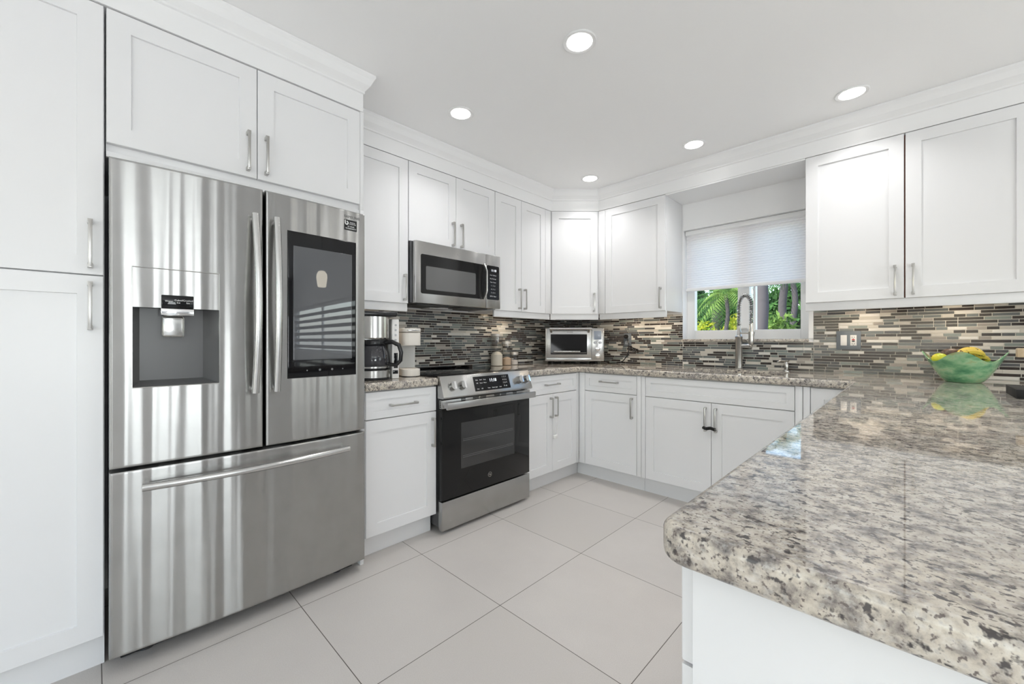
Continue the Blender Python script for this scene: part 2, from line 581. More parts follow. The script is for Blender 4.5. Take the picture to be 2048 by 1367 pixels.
# window over the sink
def window(name, x0, x1, z0, z1, y0, y1, fr, mull, bottom=None):
    b = BM()
    bt = bottom if bottom else fr
    box(b, x0, x0 + fr, y0, y1, z0, z1, 0.003)
    box(b, x1 - fr, x1, y0, y1, z0, z1, 0.003)
    box(b, x0 + fr, x1 - fr, y0 + 0.001, y1, z0, z0 + bt, 0.003)
    box(b, x0 + fr, x1 - fr, y0 + 0.001, y1, z1 - fr, z1, 0.003)
    for (a, c, yy) in mull:
        box(b, a, c, y0 + yy, y1, z0 + bt - 0.002, z1 - fr + 0.002, 0.002)
    o = struct(name, b, M['trim'])
    g = BM(); box(g, x0 + fr - 0.005, x1 - fr + 0.005, (y0 + y1) / 2 + 0.012, (y0 + y1) / 2 + 0.016, z0 + bt - 0.005, z1 - fr + 0.005)
    obj('window_pane', g, M['pane'], o, False)
    return o
w1 = window('window_1', KW[0], KW[1], KW[2], KW[3], 0.095, 0.15, 0.062, [(1.631, 1.712, -0.008), (1.735, 1.752, 0.004)], 0.072)
b = BM(); box(b, 1.645, 1.70, 0.079, 0.088, 1.212, 1.226, 0.002)
obj('window_latch', b, M['white_plastic'], w1)
b = BM(); box(b, 1.238, 2.101, -0.022, 0.094, 1.1135, 1.134, 0.004)
o = obj('window_sill', b, M['granite']); o['kind'] = 'structure'; o.parent = w1
o['label'] = 'granite window sill'

w2 = window('window_2', DW[0], DW[1], DW[2], DW[3], 0.06, 0.12, 0.05, [(6.32, 6.38, 0.0)])
def slider(name, x0, x1, y):
    b = BM()
    for (a, c) in ((x0, x0 + 0.07), ((x0 + x1) / 2 - 0.05, (x0 + x1) / 2 + 0.05), (x1 - 0.07, x1)):
        box(b, a, c, y - 0.05, y + 0.0, 0.02, 2.15, 0.003)
    box(b, x0, x1, y - 0.05, y, 0.02, 0.10, 0.003); box(b, x0, x1, y - 0.05, y, 2.07, 2.15, 0.003)
    o = struct(name, b, M['trim'])
    g = BM(); box(g, x0 + 0.06, x1 - 0.06, y - 0.03, y - 0.025, 0.09, 2.08)
    obj('window_pane', g, M['pane'], o, False)
slider('door_1', SD1[0], SD1[1], RY - 0.06)
slider('door_2', SD2[0], SD2[1], RY - 0.06)
b = BM()
for (a, c) in ((-4.35, -4.28), (-2.92, -2.85)):
    box(b, RX + 0.05, RX + 0.1, a, c, 0.0, 2.2, 0.003)
box(b, RX + 0.05, RX + 0.1, -4.35, -2.85, 2.12, 2.2, 0.003)
o = struct('door_3', b, M['trim'])
g = BM(); box(g, RX + 0.07, RX + 0.075, -4.29, -2.91, 0.0, 2.13); obj('window_pane', g, M['pane'], o, False)

# ------------------------------------------------------------------ mosaic backsplash
TONES = [((0.040, 0.033, 0.030), 'g', 36), ((0.080, 0.082, 0.086), 'g', 15), ((0.13, 0.145, 0.145), 'g', 17),
         ((0.19, 0.215, 0.20), 'g', 7), ((0.30, 0.27, 0.24), 's', 8), ((0.50, 0.47, 0.42), 's', 11), ((0.64, 0.62, 0.58), 's', 6)]
def mosaic(name, label, regions, axis, m):
    """regions: (u0,u1,z0,z1) ; axis 'x' -> on back wall y=0 ; axis 'y' -> on left wall x=0"""
    rnd = random.Random(3 if axis == 'x' else 5)
    bm = BM()
    lay = bm.loops.layers.float_color.new('tone')
    PZ, G = 0.0183, 0.0028
    def P(u, z, d):
        return (u, -d, z) if axis == 'x' else (d, u, z)
    def face(pts, mi, col):
        f = quad(bm, pts); f.material_index = mi
        for l in f.loops: l[lay] = (*col, 1)
    for (u0, u1, z0, z1) in regions:
        face([P(u0, z0, 0.004), P(u1, z0, 0.004), P(u1, z1, 0.004), P(u0, z1, 0.004)], 2, (0.5, 0.5, 0.5))
        for (a, c) in (((u0, z0), (u0, z1)), ((u1, z0), (u1, z1)), ((u0, z0), (u1, z0)), ((u0, z1), (u1, z1))):
            face([P(*a, 0.0005), P(*c, 0.0005), P(*c, 0.004), P(*a, 0.004)], 2, (0.5, 0.5, 0.5))
        k0 = 0
        z = 0.9095
        while z < z1 - 0.004:
            u = u0 - rnd.random() * 0.1
            zt = z + PZ - G
            zz0, zz1 = max(z, z0), min(zt, z1)
            while u < u1:
                L = rnd.choice([0.048, 0.048, 0.073, 0.073, 0.098, 0.098, 0.148])
                a, c = max(u, u0 + 0.001), min(u + L - G, u1 - 0.001)
                r = rnd.random() * 100
                for (col, kd, w) in TONES:
                    r -= w
                    if r < 0: break
                if c - a > 0.004 and zz1 - zz0 > 0.003:
                    j = 1 + rnd.uniform(-0.12, 0.12)
                    cc = tuple(min(1, x * j) for x in col)
                    mi = 0 if kd == 'g' else 1
                    D, e = 0.0065, 0.0007
                    ps = [(a, zz0), (c, zz0), (c, zz1), (a, zz1)]
                    pi = [(a + e, zz0 + e), (c - e, zz0 + e), (c - e, zz1 - e), (a + e, zz1 - e)]
                    face([P(*q, D) for q in pi], mi, cc)
                    for i in range(4):
                        p, q, pp, qq = ps[i], ps[(i + 1) % 4], pi[i], pi[(i + 1) % 4]
                        face([P(*p, 0.004), P(*q, 0.004), P(*qq, D), P(*pp, D)], mi, cc)
                u += L
            z += PZ
    o = obj(name, bm, [M['tile_glass'], M['tile_stone'], M['grout']], None, False)
    return tag(o, label, 'backsplash')
mosaic('tile_backsplash', 'grey and beige mosaic strip backsplash behind the sink and toaster oven', [(0.007, 1.238, 0.9075, 1.345), (1.238, 2.128, 0.9075, 1.113), (2.128, 3.45, 0.9075, 1.345)], 'x', M)
mosaic('tile_backsplash', 'grey and beige mosaic strip backsplash behind the stove and coffee makers', [(-2.505, 0.0, 0.9075, 1.352)], 'y', M)

# ------------------------------------------------------------------ cabinets
def door_mesh(x0, x1, z0, z1, yf, rail=0.062, th=0.02, rec=0.008, flat=False):
    """shaker panel in the local x-z plane, front at y=yf facing -y"""
    bm = BM()
    if flat:
        box(bm, x0, x1, yf, yf + th, z0, z1, 0.002); return bm
    r = min(rail, (x1 - x0) * 0.3, (z1 - z0) * 0.3)
    e = 0.0015
    def ring(dx, y):
        return [bm.verts.new((x0 + dx, y, z0 + dx)), bm.verts.new((x1 - dx, y, z0 + dx)), bm.verts.new((x1 - dx, y, z1 - dx)), bm.verts.new((x0 + dx, y, z1 - dx))]
    rs = [ring(0, yf + th), ring(0, yf + e), ring(e, yf), ring(r, yf), ring(r + 0.001, yf + rec)]
    for a, c in zip(rs[:-1], rs[1:]):
        for i in range(4):
            bm.faces.new([a[i], a[(i + 1) % 4], c[(i + 1) % 4], c[i]])
    bm.faces.new(rs[-1]); bm.faces.new(rs[0][::-1])
    return bm

def handle_mesh(cx, cz, yf, L=0.165, vertical=True):
    bm = BM()
    h = L / 2
    out = 0.030
    for s in (-1, 1):
        if vertical:
            box(bm, cx - 0.0065, cx + 0.0065, yf - out, yf, cz + s * (h - 0.007) - 0.0075, cz + s * (h - 0.007) + 0.0075, 0.0012)
        else:
            box(bm, cx + s * (h - 0.007) - 0.0075, cx + s * (h - 0.007) + 0.0075, yf - out, yf, cz - 0.0065, cz + 0.0065, 0.0012)
    if vertical:
        box(bm, cx - 0.005, cx + 0.005, yf - out - 0.0035, yf - out + 0.0045, cz - h + 0.004, cz + h - 0.004, 0.0015)
    else:
        box(bm, cx - h + 0.004, cx + h - 0.004, yf - out - 0.0035, yf - out + 0.0045, cz - 0.005, cz + 0.005, 0.0015)
    return bm

def cabinet(label, loc, rotz, w, z0, z1, depth, fronts, kick=0.0, kx=(0.0, 0.0), rail=False, name='wall_cabinet', cat='cabinet', kick_in=0.061, rail_x=None, puck=None, carc=True, extra_panels=()):
    """fronts: (kind, x0,x1,z0,z1, handle) ; handle = None or ('v'|'h', x, z)"""
    t = thing(name, label, cat, loc, rotz)
    D = depth
    bm = BM()
    g = 0.022
    base = z0
    box(bm, 0.0005, w - 0.0005, -(D - g), -0.002, base, z1, 0.001)
    for (a, c, zz0, zz1) in extra_panels:      # filler stiles flush with the doors
        box(bm, a, c, -D, -(D - g) + 0.002, zz0, zz1, 0.001)
    obj('body', bm, M['cabinet'], t)
    if kick > 0:
        bm = BM(); box(bm, 0.0005 + kx[0], w - 0.0005 + kx[1], -(D - kick_in), -(D - kick_in) + 0.018, 0.0, kick + 0.001)
        obj('toe_kick', bm, M['cabinet'], t, False)
    for f in fronts:
        kind, x0, x1, a, c, hd = f
        o = obj(kind, door_mesh(x0, x1, a, c, -D, rail=0.062 if (c - a) > 0.2 else 0.04), M['cabinet'], t)
        if hd:
            vert = hd[0] == 'v'
            obj('handle', handle_mesh(hd[1], hd[2], -D, L=hd[3] if len(hd) > 3 else 0.165, vertical=vert), M['nickel'], o)
    if rail:
        rx0, rx1 = rail_x if rail_x else (0, w)
        bm = BM(); box(bm, rx0, rx1, -(D - 0.012), -(D - 0.03), 1.306, z0 + 0.001, 0.003)
        obj('light_rail', bm, M['cabinet'], t)
    if puck:
        for (px_, py_) in puck:
            bm = BM(); cyl(bm, (px_, py_, z0 - 0.0005), (px_, py_, z0 - 0.012), 0.032, 20)
            p_ = obj('puck_light', bm, M['puck'], t)
            area('puck_lamp', (px_, py_, z0 - 0.014), (0, 0, 0), 0.05, 0.05, 0.5, (1.0, 0.84, 0.66), 'DISK', t)
    return t

GAP = 0.0016
# --- left run, local frame: x along +y (world), front faces +x (world); rotz = 90 deg
RL = PI / 2
Y = lambda y, y0: y - y0
# tall pantry
y0 = -4.10; w = 0.675
cabinet('tall white pantry cabinet with two stacked doors left of the fridge', (0.003, y0, 0), RL, w, 0.114, 2.266, 0.637,
        [('door', 0.003, w - 0.003, 0.116, 1.340, ('v', w - 0.035, 1.238, 0.16)), ('door', 0.003, w - 0.003, 1.344, 2.262, ('v', w - 0.035, 1.445, 0.16))],
        kick=0.114, kick_in=0.045, name='pantry_cabinet')
# fridge surround cabinet: open box over the fridge with side panel
y0 = -3.423; w = 0.913
t = cabinet('white two-door cabinet directly above the steel fridge', (0.003, y0, 0), RL, w, 1.775, 2.266, 0.637,
        [('door', 0.002, 0.4515, 1.802, 2.262, ('v', 0.418, 1.905, 0.16)), ('door', 0.4545, 0.901, 1.802, 2.262, ('v', 0.485, 1.905, 0.16))],
        name='wall_cabinet')
bm = BM(); box(bm, 0.902, 0.920, -0.637, -0.002, 0.0, 1.7745, 0.001); box(bm, 0.902, 0.920, -0.637, -0.615, 1.7745, 2.266, 0.001)
obj('side_panel', bm, M['cabinet'], t)
bm = BM(); box(bm, 0.001, 0.901, -0.628, -0.610, 1.7555, 1.7745, 0.001)
obj('valance', bm, M['cabinet'], t)
# upper between fridge and microwave
y0 = -2.500; w = 0.442
cabinet('narrow white upper cabinet above the drip coffee maker', (0.003, y0, 0), RL, w, 1.356, 2.266, 0.327,
        [('door', 0.002, w - 0.002, 1.357, 2.262, ('v', w - 0.032, 1.455))], rail=True, puck=[(0.22, -0.17)])
# above microwave
y0 = -2.057; w = 0.752
cabinet('short white two-door cabinet above the microwave', (0.003, y0, 0), RL, w, 1.756, 2.266, 0.327,
        [('door', 0.002, 0.3765, 1.757, 2.262, ('v', 0.3445, 1.857)), ('door', 0.3795, w - 0.002, 1.757, 2.262, ('v', 0.4185, 1.857))])
# upper right of microwave
y0 = -1.304; w = 0.674
cabinet('white two-door upper cabinet right of the microwave', (0.003, y0, 0), RL, w, 1.356, 2.266, 0.327,
        [('door', 0.002, 0.293, 1.357, 2.262, ('v', 0.262, 1.459)), ('door', 0.296, 0.600, 1.357, 2.262, ('v', 0.326, 1.459))],
        rail=True, puck=[(0.33, -0.17)], extra_panels=[(0.602, 0.673, 1.357, 2.262)])
# diagonal corner
t = thing('corner_wall_cabinet', 'white diagonal corner upper cabinet above the toaster oven', 'cabinet', (0, 0, 0))
bm = BM(); prism(bm, [(0.003, -0.003), (0.003, -0.6285), (0.3130, -0.6285), (0.6285, -0.3130), (0.6285, -0.003)], 1.356, 2.266, 0.001)
obj('body', bm, M['cabinet'], t)
A = Vector((0.3305, -0.6285)); B_ = Vector((0.6285, -0.3305)); L = (B_ - A).length
rt_ = Matrix.Translation((A.x, A.y, 0)) @ Matrix.Rotation(PI / 4, 4, 'Z')
d = door_mesh(0.008, L - 0.008, 1.357, 2.262, 0.0, th=0.012)
bmesh.ops.transform(d, matrix=rt_, verts=d.verts[:])
do = obj('door', d, M['cabinet'], t)
hm = handle_mesh(L - 0.040, 1.459, 0.0, 0.165); bmesh.ops.transform(hm, matrix=rt_, verts=hm.verts[:]); obj('handle', hm, M['nickel'], do)
bm = BM(); box(bm, -0.004, L + 0.004, 0.014, 0.030, 1.306, 1.357, 0.003); bmesh.ops.transform(bm, matrix=rt_, verts=bm.verts[:]); obj('light_rail', bm, M['cabinet'], t)
# back wall uppers
cabinet('white single-door upper cabinet left of the window', (0.630, -0.003, 0), 0, 0.604, 1.356, 2.266, 0.327,
        [('door', 0.066, 0.600, 1.357, 2.262, ('v', 0.567, 1.459))], rail=True, puck=[(0.16, -0.17), (0.46, -0.17)], extra_panels=[(0.001, 0.063, 1.357, 2.262)])
t = cabinet('white two-door upper cabinet right of the window', (2.131, -0.003, 0), 0, 0.905, 1.356, 2.266, 0.327,
        [('door', 0.002, 0.4475, 1.357, 2.262, ('v', 0.412, 1.457)), ('door', 0.4535, 0.903, 1.357, 2.262, ('v', 0.484, 1.457))], rail=True, puck=[(0.25, -0.17), (0.66, -0.17)])
bm = BM(); box(bm, 0.4478, 0.4532, -0.3062, -0.3052, 1.36, 2.26); o = obj('inner_edge', bm, M['wood_edge'], t); o['label'] = 'reddish brown edge in the door gap'
cabinet('white upper cabinet at the far right end of the back wall', (3.038, -0.003, 0), 0, 0.455, 1.356, 2.266, 0.327,
        [('door', 0.002, 0.453, 1.357, 2.262, ('v', 0.035, 1.457))], rail=True)

# --- base cabinets
BD = 0.630
DR = (0.717, 0.856)
y0 = -2.500; w = 0.442
cabinet('white base cabinet with one drawer between fridge and stove', (0.003, y0, 0), RL, w, 0.114, 0.863, BD,
        [('drawer', 0.012, w - 0.002, *DR, ('h', 0.222, 0.781)), ('door', 0.012, w - 0.002, 0.116, 0.712, ('v', w - 0.03, 0.596))], kick=0.114, name='base_cabinet')
y0 = -1.297; w = 0.664
cabinet('white base cabinet with two doors right of the stove', (0.003, y0, 0), RL, w, 0.114, 0.863, BD,
        [('drawer', 0.003, 0.627, *DR, ('h', 0.300, 0.787)), ('door', 0.003, 0.3125, 0.116, 0.712, ('v', 0.285, 0.610, 0.155)), ('door', 0.3155, 0.627, 0.116, 0.712, ('v', 0.345, 0.612, 0.155))],
        kick=0.114, kx=(0, 0.061), name='base_cabinet', extra_panels=[(0.630, 0.6635, 0.114, 0.86)])
cabinet('white base cabinet under the counter below the toaster oven', (0.634, -0.003, 0), 0, 0.549, 0.114, 0.863, BD,
        [('drawer', 0.058, 0.513, *DR, ('h', 0.285, 0.797, 0.16)), ('door', 0.058, 0.513, 0.116, 0.712, ('v', 0.480, 0.616, 0.155))],
        kick=0.114, kx=(-0.0605, 0), name='base_cabinet', extra_panels=[(0.0005, 0.055, 0.114, 0.86), (0.516, 0.548, 0.114, 0.86)])
ts = cabinet('white sink base cabinet with two doors and black hair ties on its handles', (1.184, -0.003, 0), 0, 0.982, 0.114, 0.660, BD,
        [('false_front', 0.034, 0.943, *DR, None), ('door', 0.034, 0.4875, 0.116, 0.712, ('v', 0.457, 0.606, 0.155)), ('door', 0.4905, 0.943, 0.116, 0.712, ('v', 0.520, 0.606, 0.155))],
        kick=0.114, name='base_cabinet', extra_panels=[(0.001, 0.031, 0.114, 0.86), (0.946, 0.981, 0.114, 0.86)])
bm = BM(); box(bm, 0.001, 0.981, -(BD - 0.022), -(BD - 0.042), 0.660, 0.862)
obj('front_rail', bm, M['cabinet'], ts)
cabinet('white corner base cabinet where the back counter meets the peninsula', (2.167, -0.003, 0), 0, 0.236, 0.114, 0.863, BD,
        [('door', 0.036, 0.234, 0.116, 0.856, None)], kick=0.114, name='base_cabinet', extra_panels=[(0.001, 0.033, 0.114, 0.86)])
# peninsula cabinets face -x : local x -> -y , local -y -> -x ; rotz=-90
pen_lab = ['white peninsula base cabinet nearest the sink wall', 'white peninsula base cabinet second from the sink wall', 'white peninsula base cabinet third from the sink wall', 'white peninsula base cabinet at the open end']
for i in range(4):
    yy = -0.700 - i * 0.5575
    hx = 0.5575
    cabinet(pen_lab[i], (3.02, yy, 0), -RL, hx, 0.114, 0.863, 0.62,
            [('drawer', 0.003, hx - 0.003, *DR, ('h', hx / 2, 0.787)), ('door', 0.003, hx - 0.003, 0.116, 0.712, ('v', 0.035, 0.616))], kick=0.114, name='base_cabinet')
bm = BM(); box(bm, 2.4215, 3.04, -2.948, -2.931, 0.0, 0.863, 0.001)
tag(obj('end_panel', bm, M['cabinet']), 'plain white end panel below the near end of the granite peninsula', 'panel')

# --- countertops (granite)
CT, CB = 0.907, 0.864
def rounded(poly, radii, seg=6):
    out = []
    n = len(poly)
    for i, p in enumerate(poly):
        r = radii[i]
        p = Vector(p)
        if r <= 0:
            out.append(tuple(p)); continue
        a = (Vector(poly[i - 1]) - p).normalized(); c = (Vector(poly[(i + 1) % n]) - p).normalized()
        ang = a.angle(c)
        d_ = r / math.tan(ang / 2)
        q0, q1 = p + a * d_, p + c * d_
        cen = p + (a + c).normalized() * (r / math.sin(ang / 2))
        a0 = math.atan2(q0.y - cen.y, q0.x - cen.x); a1 = math.atan2(q1.y - cen.y, q1.x - cen.x)
        da = (a1 - a0 + PI) % (2 * PI) - PI
        for k in range(seg + 1):
            t_ = a0 + da * k / seg
            out.append((cen.x + r * math.cos(t_), cen.y + r * math.sin(t_)))
    return out
PX0, PX1, PY = 2.391, 3.36, -2.988
FX = 0.6566
def slab(poly, z0, z1, hole=None, bev=0.010, seg=3):
    """counter slab with rounded top/bottom outer edges"""
    bm = BM()
    n = len(poly)
    area2 = sum(poly[i][0] * poly[(i + 1) % n][1] - poly[(i + 1) % n][0] * poly[i][1] for i in range(n))
    if area2 < 0: poly = poly[::-1]
    def inset(dist):
        res = []
        for i in range(n):
            p = Vector(poly[i]); d0 = (p - Vector(poly[i - 1])).normalized(); d1 = (Vector(poly[(i + 1) % n]) - p).normalized()
            n0 = Vector((-d0.y, d0.x)); n1 = Vector((-d1.y, d1.x))
            m_ = (n0 + n1).normalized(); m_ = m_ / max(0.3, m_.dot(n0))
            res.append(p + m_ * dist)
        return res
    rings = []
    for k in range(seg + 1):
        a = PI / 2 * k / seg
        rings.append([bm.verts.new((q.x, q.y, z0 + bev - bev * math.cos(a))) for q in inset(bev - bev * math.sin(a))])
    for k in range(seg + 1):
        a = PI / 2 * k / seg
        rings.append([bm.verts.new((q.x, q.y, z1 - bev + bev * math.sin(a))) for q in inset(bev - bev * math.cos(a))])
    for a, c in zip(rings[:-1], rings[1:]):
        for i in range(n):
            bm.faces.new([a[i], a[(i + 1) % n], c[(i + 1) % n], c[i]])
    for ring, z in ((rings[0], z0), (rings[-1], z1)):
        if hole:
            es = [bm.edges.get((ring[i], ring[(i + 1) % n])) for i in range(n)]
            hv = [bm.verts.new((x, y, z)) for x, y in hole]
            hs = [bm.edges.new((hv[i], hv[(i + 1) % len(hv)])) for i in range(len(hv))]
            bmesh.ops.triangle_fill(bm, use_beauty=True, use_dissolve=False, edges=es + hs)
            if z == z0: h0 = hv
            else: h1 = hv
        else:
            bm.faces.new(ring)
    if hole:
        for i in range(len(hole)):
            j = (i + 1) % len(hole)
            bm.faces.new([h0[i], h0[j], h1[j], h1[i]])
    return bm
poly = [(0.008, -0.008), (0.008, -1.297), (FX, -1.297), (FX, -FX), (PX0, -FX), (PX0, PY), (PX1, PY), (PX1, -0.008)]
poly = rounded(poly, [0, 0, 0.012, 0.01, 0.01, 0.035, 0.04, 0], 5)
hole = rounded([(1.37, -0.52), (2.03, -0.52), (2.03, -0.125), (1.37, -0.125)], [0.03] * 4, 4)
bm = slab(poly, CB, CT, hole)
def gtop(bm):
    o = obj('granite_countertop', bm, [M['granite'], M['granite_edge']])
    for p in o.data.polygons:
        if abs(p.normal.z) < 0.9999: p.material_index = 1
        else: p.use_smooth = False
    return o
tag(gtop(bm), 'speckled granite countertop running from the stove past the sink onto the peninsula', 'countertop')
poly = rounded([(0.008, -2.057), (0.008, -2.499), (FX, -2.499), (FX, -2.057)], [0, 0, 0.006, 0.012], 4)
tag(gtop(slab(poly, CB, CT)), 'short granite countertop under the coffee makers between fridge and stove', 'countertop')

# sink
bm = BM()
x0, x1, ya, yb = 1.355, 2.045, -0.535, -0.110
def rring(x0, x1, y0, y1, r, z): return [bm.verts.new((x, y, z)) for x, y in rounded([(x0, y0), (x1, y0), (x1, y1), (x0, y1)], [r] * 4, 4)]
R_ = [rring(x0 - 0.0, x1, ya, yb, 0.03, CB - 0.0015), rring(x0 + 0.018, x1 - 0.018, ya + 0.018, yb - 0.018, 0.03, CB - 0.0015), rring(x0 + 0.022, x1 - 0.022, ya + 0.022, yb - 0.022, 0.03, CB - 0.17), rring(x0 + 0.05, x1 - 0.05, ya + 0.05, yb - 0.05, 0.03, CB - 0.19)]
for a, c in zip(R_[:-1], R_[1:]):
    for i in range(len(a)):
        bm.faces.new([a[i], a[(i + 1) % len(a)], c[(i + 1) % len(a)], c[i]])
bm.faces.new(R_[-1])
sk = tag(obj('kitchen_sink', bm, M['steel_bright']), 'undermount stainless steel sink set into the granite below the window', 'sink')
bm = BM(); cyl(bm, (1.70, -0.32, CB - 0.1885), (1.70, -0.32, CB - 0.184), 0.045, 24); obj('drain', bm, M['chrome'], sk)

# ------------------------------------------------------------------ refrigerator
FY0, FY1 = -3.416, -2.525
FYC = (FY0 + FY1) / 2
def fx(y, base=0.700):
    return base + 0.021 * (1 - ((y - FYC) / 0.4455) ** 2)
fr = thing('refrigerator', 'stainless steel french-door refrigerator with a touch screen and ice dispenser', 'refrigerator', (0, 0, 0))
bm = BM()
box(bm, 0.055, 0.632, FY0 + 0.008, FY1 - 0.008, 0.035, 1.742, 0.004)
for yy in (FY0 + 0.10, FY1 - 0.10):
    box(bm, 0.50, 0.60, yy - 0.045, yy + 0.045, 1.742, 1.752, 0.002)
    for xx in (0.12, 0.60):
        cyl(bm, (xx, yy, 0.0), (xx, yy, 0.036), 0.022, 14)
obj('body', bm, M['steel_dark'], fr)
bm = BM(); box(bm, 0.60, 0.622, FY0 + 0.03, FY1 - 0.03, 0.006, 0.036, 0.002)
obj('toe_grille', bm, M['black_matte'], fr)

def curved_panel(ya, yb, za, zb, hole=None, xb=0.640, off=0.0, ny=14, r=0.007, sh=True):
    bm = BM()
    ys = [ya + (yb - ya) * i / ny for i in range(ny + 1)]
    e_ = 0.0025
    ys += [ya + r * 0.3, ya + r, ya + r + e_, yb - r - e_, yb - r, yb - r * 0.3]
    zs = [za, za + r * 0.3, za + r, za + r + e_, (za + zb) / 2, zb - r - e_, zb - r, zb - r * 0.3, zb]
    if hole:
        ys += [hole[0], hole[1]]; zs += [hole[2], hole[3]]
    ys = sorted(set(round(v, 6) for v in ys)); zs = sorted(set(round(v, 6) for v in zs))
    def X(y, z):
        d_ = min(y - ya, yb - y, z - za, zb - z)
        e = 0.0
        if d_ < r:
            t_ = 1 - max(d_, 0) / r
            e = r * (1 - math.sqrt(max(0, 1 - t_ * t_)))
        return fx(y) + off - e
    V = {}
    for i, y in enumerate(ys):
        for j, z in enumerate(zs):
            V[i, j] = bm.verts.new((X(y, z), y, z))
    for i in range(len(ys) - 1):
        for j in range(len(zs) - 1):
            ym, zm = (ys[i] + ys[i + 1]) / 2, (zs[j] + zs[j + 1]) / 2
            if hole and hole[0] < ym < hole[1] and hole[2] < zm < hole[3]:
                continue
            bm.faces.new([V[i, j], V[i + 1, j], V[i + 1, j + 1], V[i, j + 1]])
    I, J = len(ys) - 1, len(zs) - 1
    loop = [V[i, 0] for i in range(I + 1)] + [V[I, j] for j in range(1, J + 1)] + [V[i, J] for i in range(I - 1, -1, -1)] + [V[0, j] for j in range(J - 1, 0, -1)]
    back = [bm.verts.new((xb, v.co.y, v.co.z)) for v in loop]
    n = len(loop)
    for i in range(n):
        bm.faces.new([loop[i], loop[(i + 1) % n], back[(i + 1) % n], back[i]])
    bm.faces.new(back)
    return bm
DH = (-3.360, -3.116, 0.960, 1.376)
dl = obj('left_door', curved_panel(FY0, -2.969, 0.690, 1.7375, DH), M['steel_fridge'], fr)
dr = obj('right_door', curved_panel(-2.960, FY1, 0.690, 1.7375), M['steel_fridge'], fr)
fz = obj('freezer_drawer', curved_panel(FY0, FY1, 0.055, 0.679, ny=24), M['steel_fridge'], fr)
# dispenser: upper steel cover, grey recess, chrome spout, lever
a0, a1, z0_, z1_ = DH
bm = BM()
zt = 1.238
def dq(pts): quad(bm, pts)
xf = lambda y: fx(y) - 0.0015
xbk = 0.648
# cavity walls (recess below the cover), side walls lean inwards
ia, ib = a0 + 0.022, a1 - 0.040
dq([(xbk, ia, z0_ + 0.02), (xbk, ib, z0_ + 0.02), (xbk, ib, zt), (xbk, ia, zt)])
dq([(xf(a0), a0 + .001, z0_), (xbk, ia, z0_ + 0.02), (xbk, ia, zt), (xf(a0), a0 + .001, zt)])
dq([(xf(a1), a1 - .001, z0_), (xbk, ib, z0_ + 0.02), (xbk, ib, zt), (xf(a1), a1 - .001, zt)])
dq([(xf(a0), a0 + .001, z0_ + .001), (xf(a1), a1 - .001, z0_ + .001), (xbk, ib, z0_ + 0.02), (xbk, ia, z0_ + 0.02)])
dq([(xf(a0), a0 + .001, zt), (xf(a1), a1 - .001, zt), (xbk, ib, zt), (xbk, ia, zt)])
rc = obj('dispenser_recess', bm, M['grey_plastic'], dl, False)
rc['label'] = 'dark grey water and ice recess'
bm = BM()
ysn = [a0 + 0.001 + (a1 - a0 - 0.002) * i / 8 for i in range(9)]
for i in range(8):
    y_a, y_b = ysn[i], ysn[i + 1]
    dq2 = [(fx(y_a) - 0.001, y_a, zt), (fx(y_b) - 0.001, y_b, zt), (fx(y_b) - 0.001, y_b, z1_ - 0.0015), (fx(y_a) - 0.001, y_a, z1_ - 0.0015)]
    quad(bm, dq2)
    quad(bm, [(x - 0.012, y, z) for x, y, z in dq2])
    quad(bm, [dq2[0], dq2[1], (dq2[1][0] - 0.012, dq2[1][1], zt), (dq2[0][0] - 0.012, dq2[0][1], zt)])
obj('dispenser_cover', bm, M['steel_fridge'], dl, False)
bm = BM()
rim = [(a0, z0_), (a1, z0_), (a1, z1_), (a0, z1_)]
for i in range(4):
    p, q = rim[i], rim[(i + 1) % 4]
    n_ = 8
    tube(bm, [(fx(p[0] + (q[0] - p[0]) * k / n_) + 0.0005, p[0] + (q[0] - p[0]) * k / n_, p[1] + (q[1] - p[1]) * k / n_) for k in range(n_ + 1)], 0.0016, 6)
obj('dispenser_rim', bm, M['steel_bright'], dl)
pf = fx(-3.24) + 0.009
bm = BM(); box(bm, pf - 0.022, pf, -3.285, -3.194, 1.237, 1.284, 0.003)
dp = obj('dispenser_panel', bm, M['black_glass'], dl)
bm = BM(); box(bm, pf - 0.045, pf + 0.001, -3.287, -3.193, 1.212, 1.2365, 0.003)
obj('dispenser_spout', bm, M['chrome'], dl)
FR = (PI / 2, 0, PI / 2)     # lettering that faces +x
for yy, s in ((-3.264, 'Water'), (-3.238, 'Cubed\nIce'), (-3.211, 'Crushed\nIce')):
    text('panel_lettering', s, 0.0085, M['white_ink'], dp, (pf + 0.0003, yy, 1.262), FR)
bm = BM()
box(bm, xbk + 0.012, xbk + 0.022, -3.279, -3.215, 1.135, 1.212, 0.008, 3)
box(bm, xbk + 0.001, xbk + 0.014, -3.262, -3.232, 1.17, 1.212, 0.002)
lv = obj('dispenser_lever', bm, M['steel_bright'], dl)
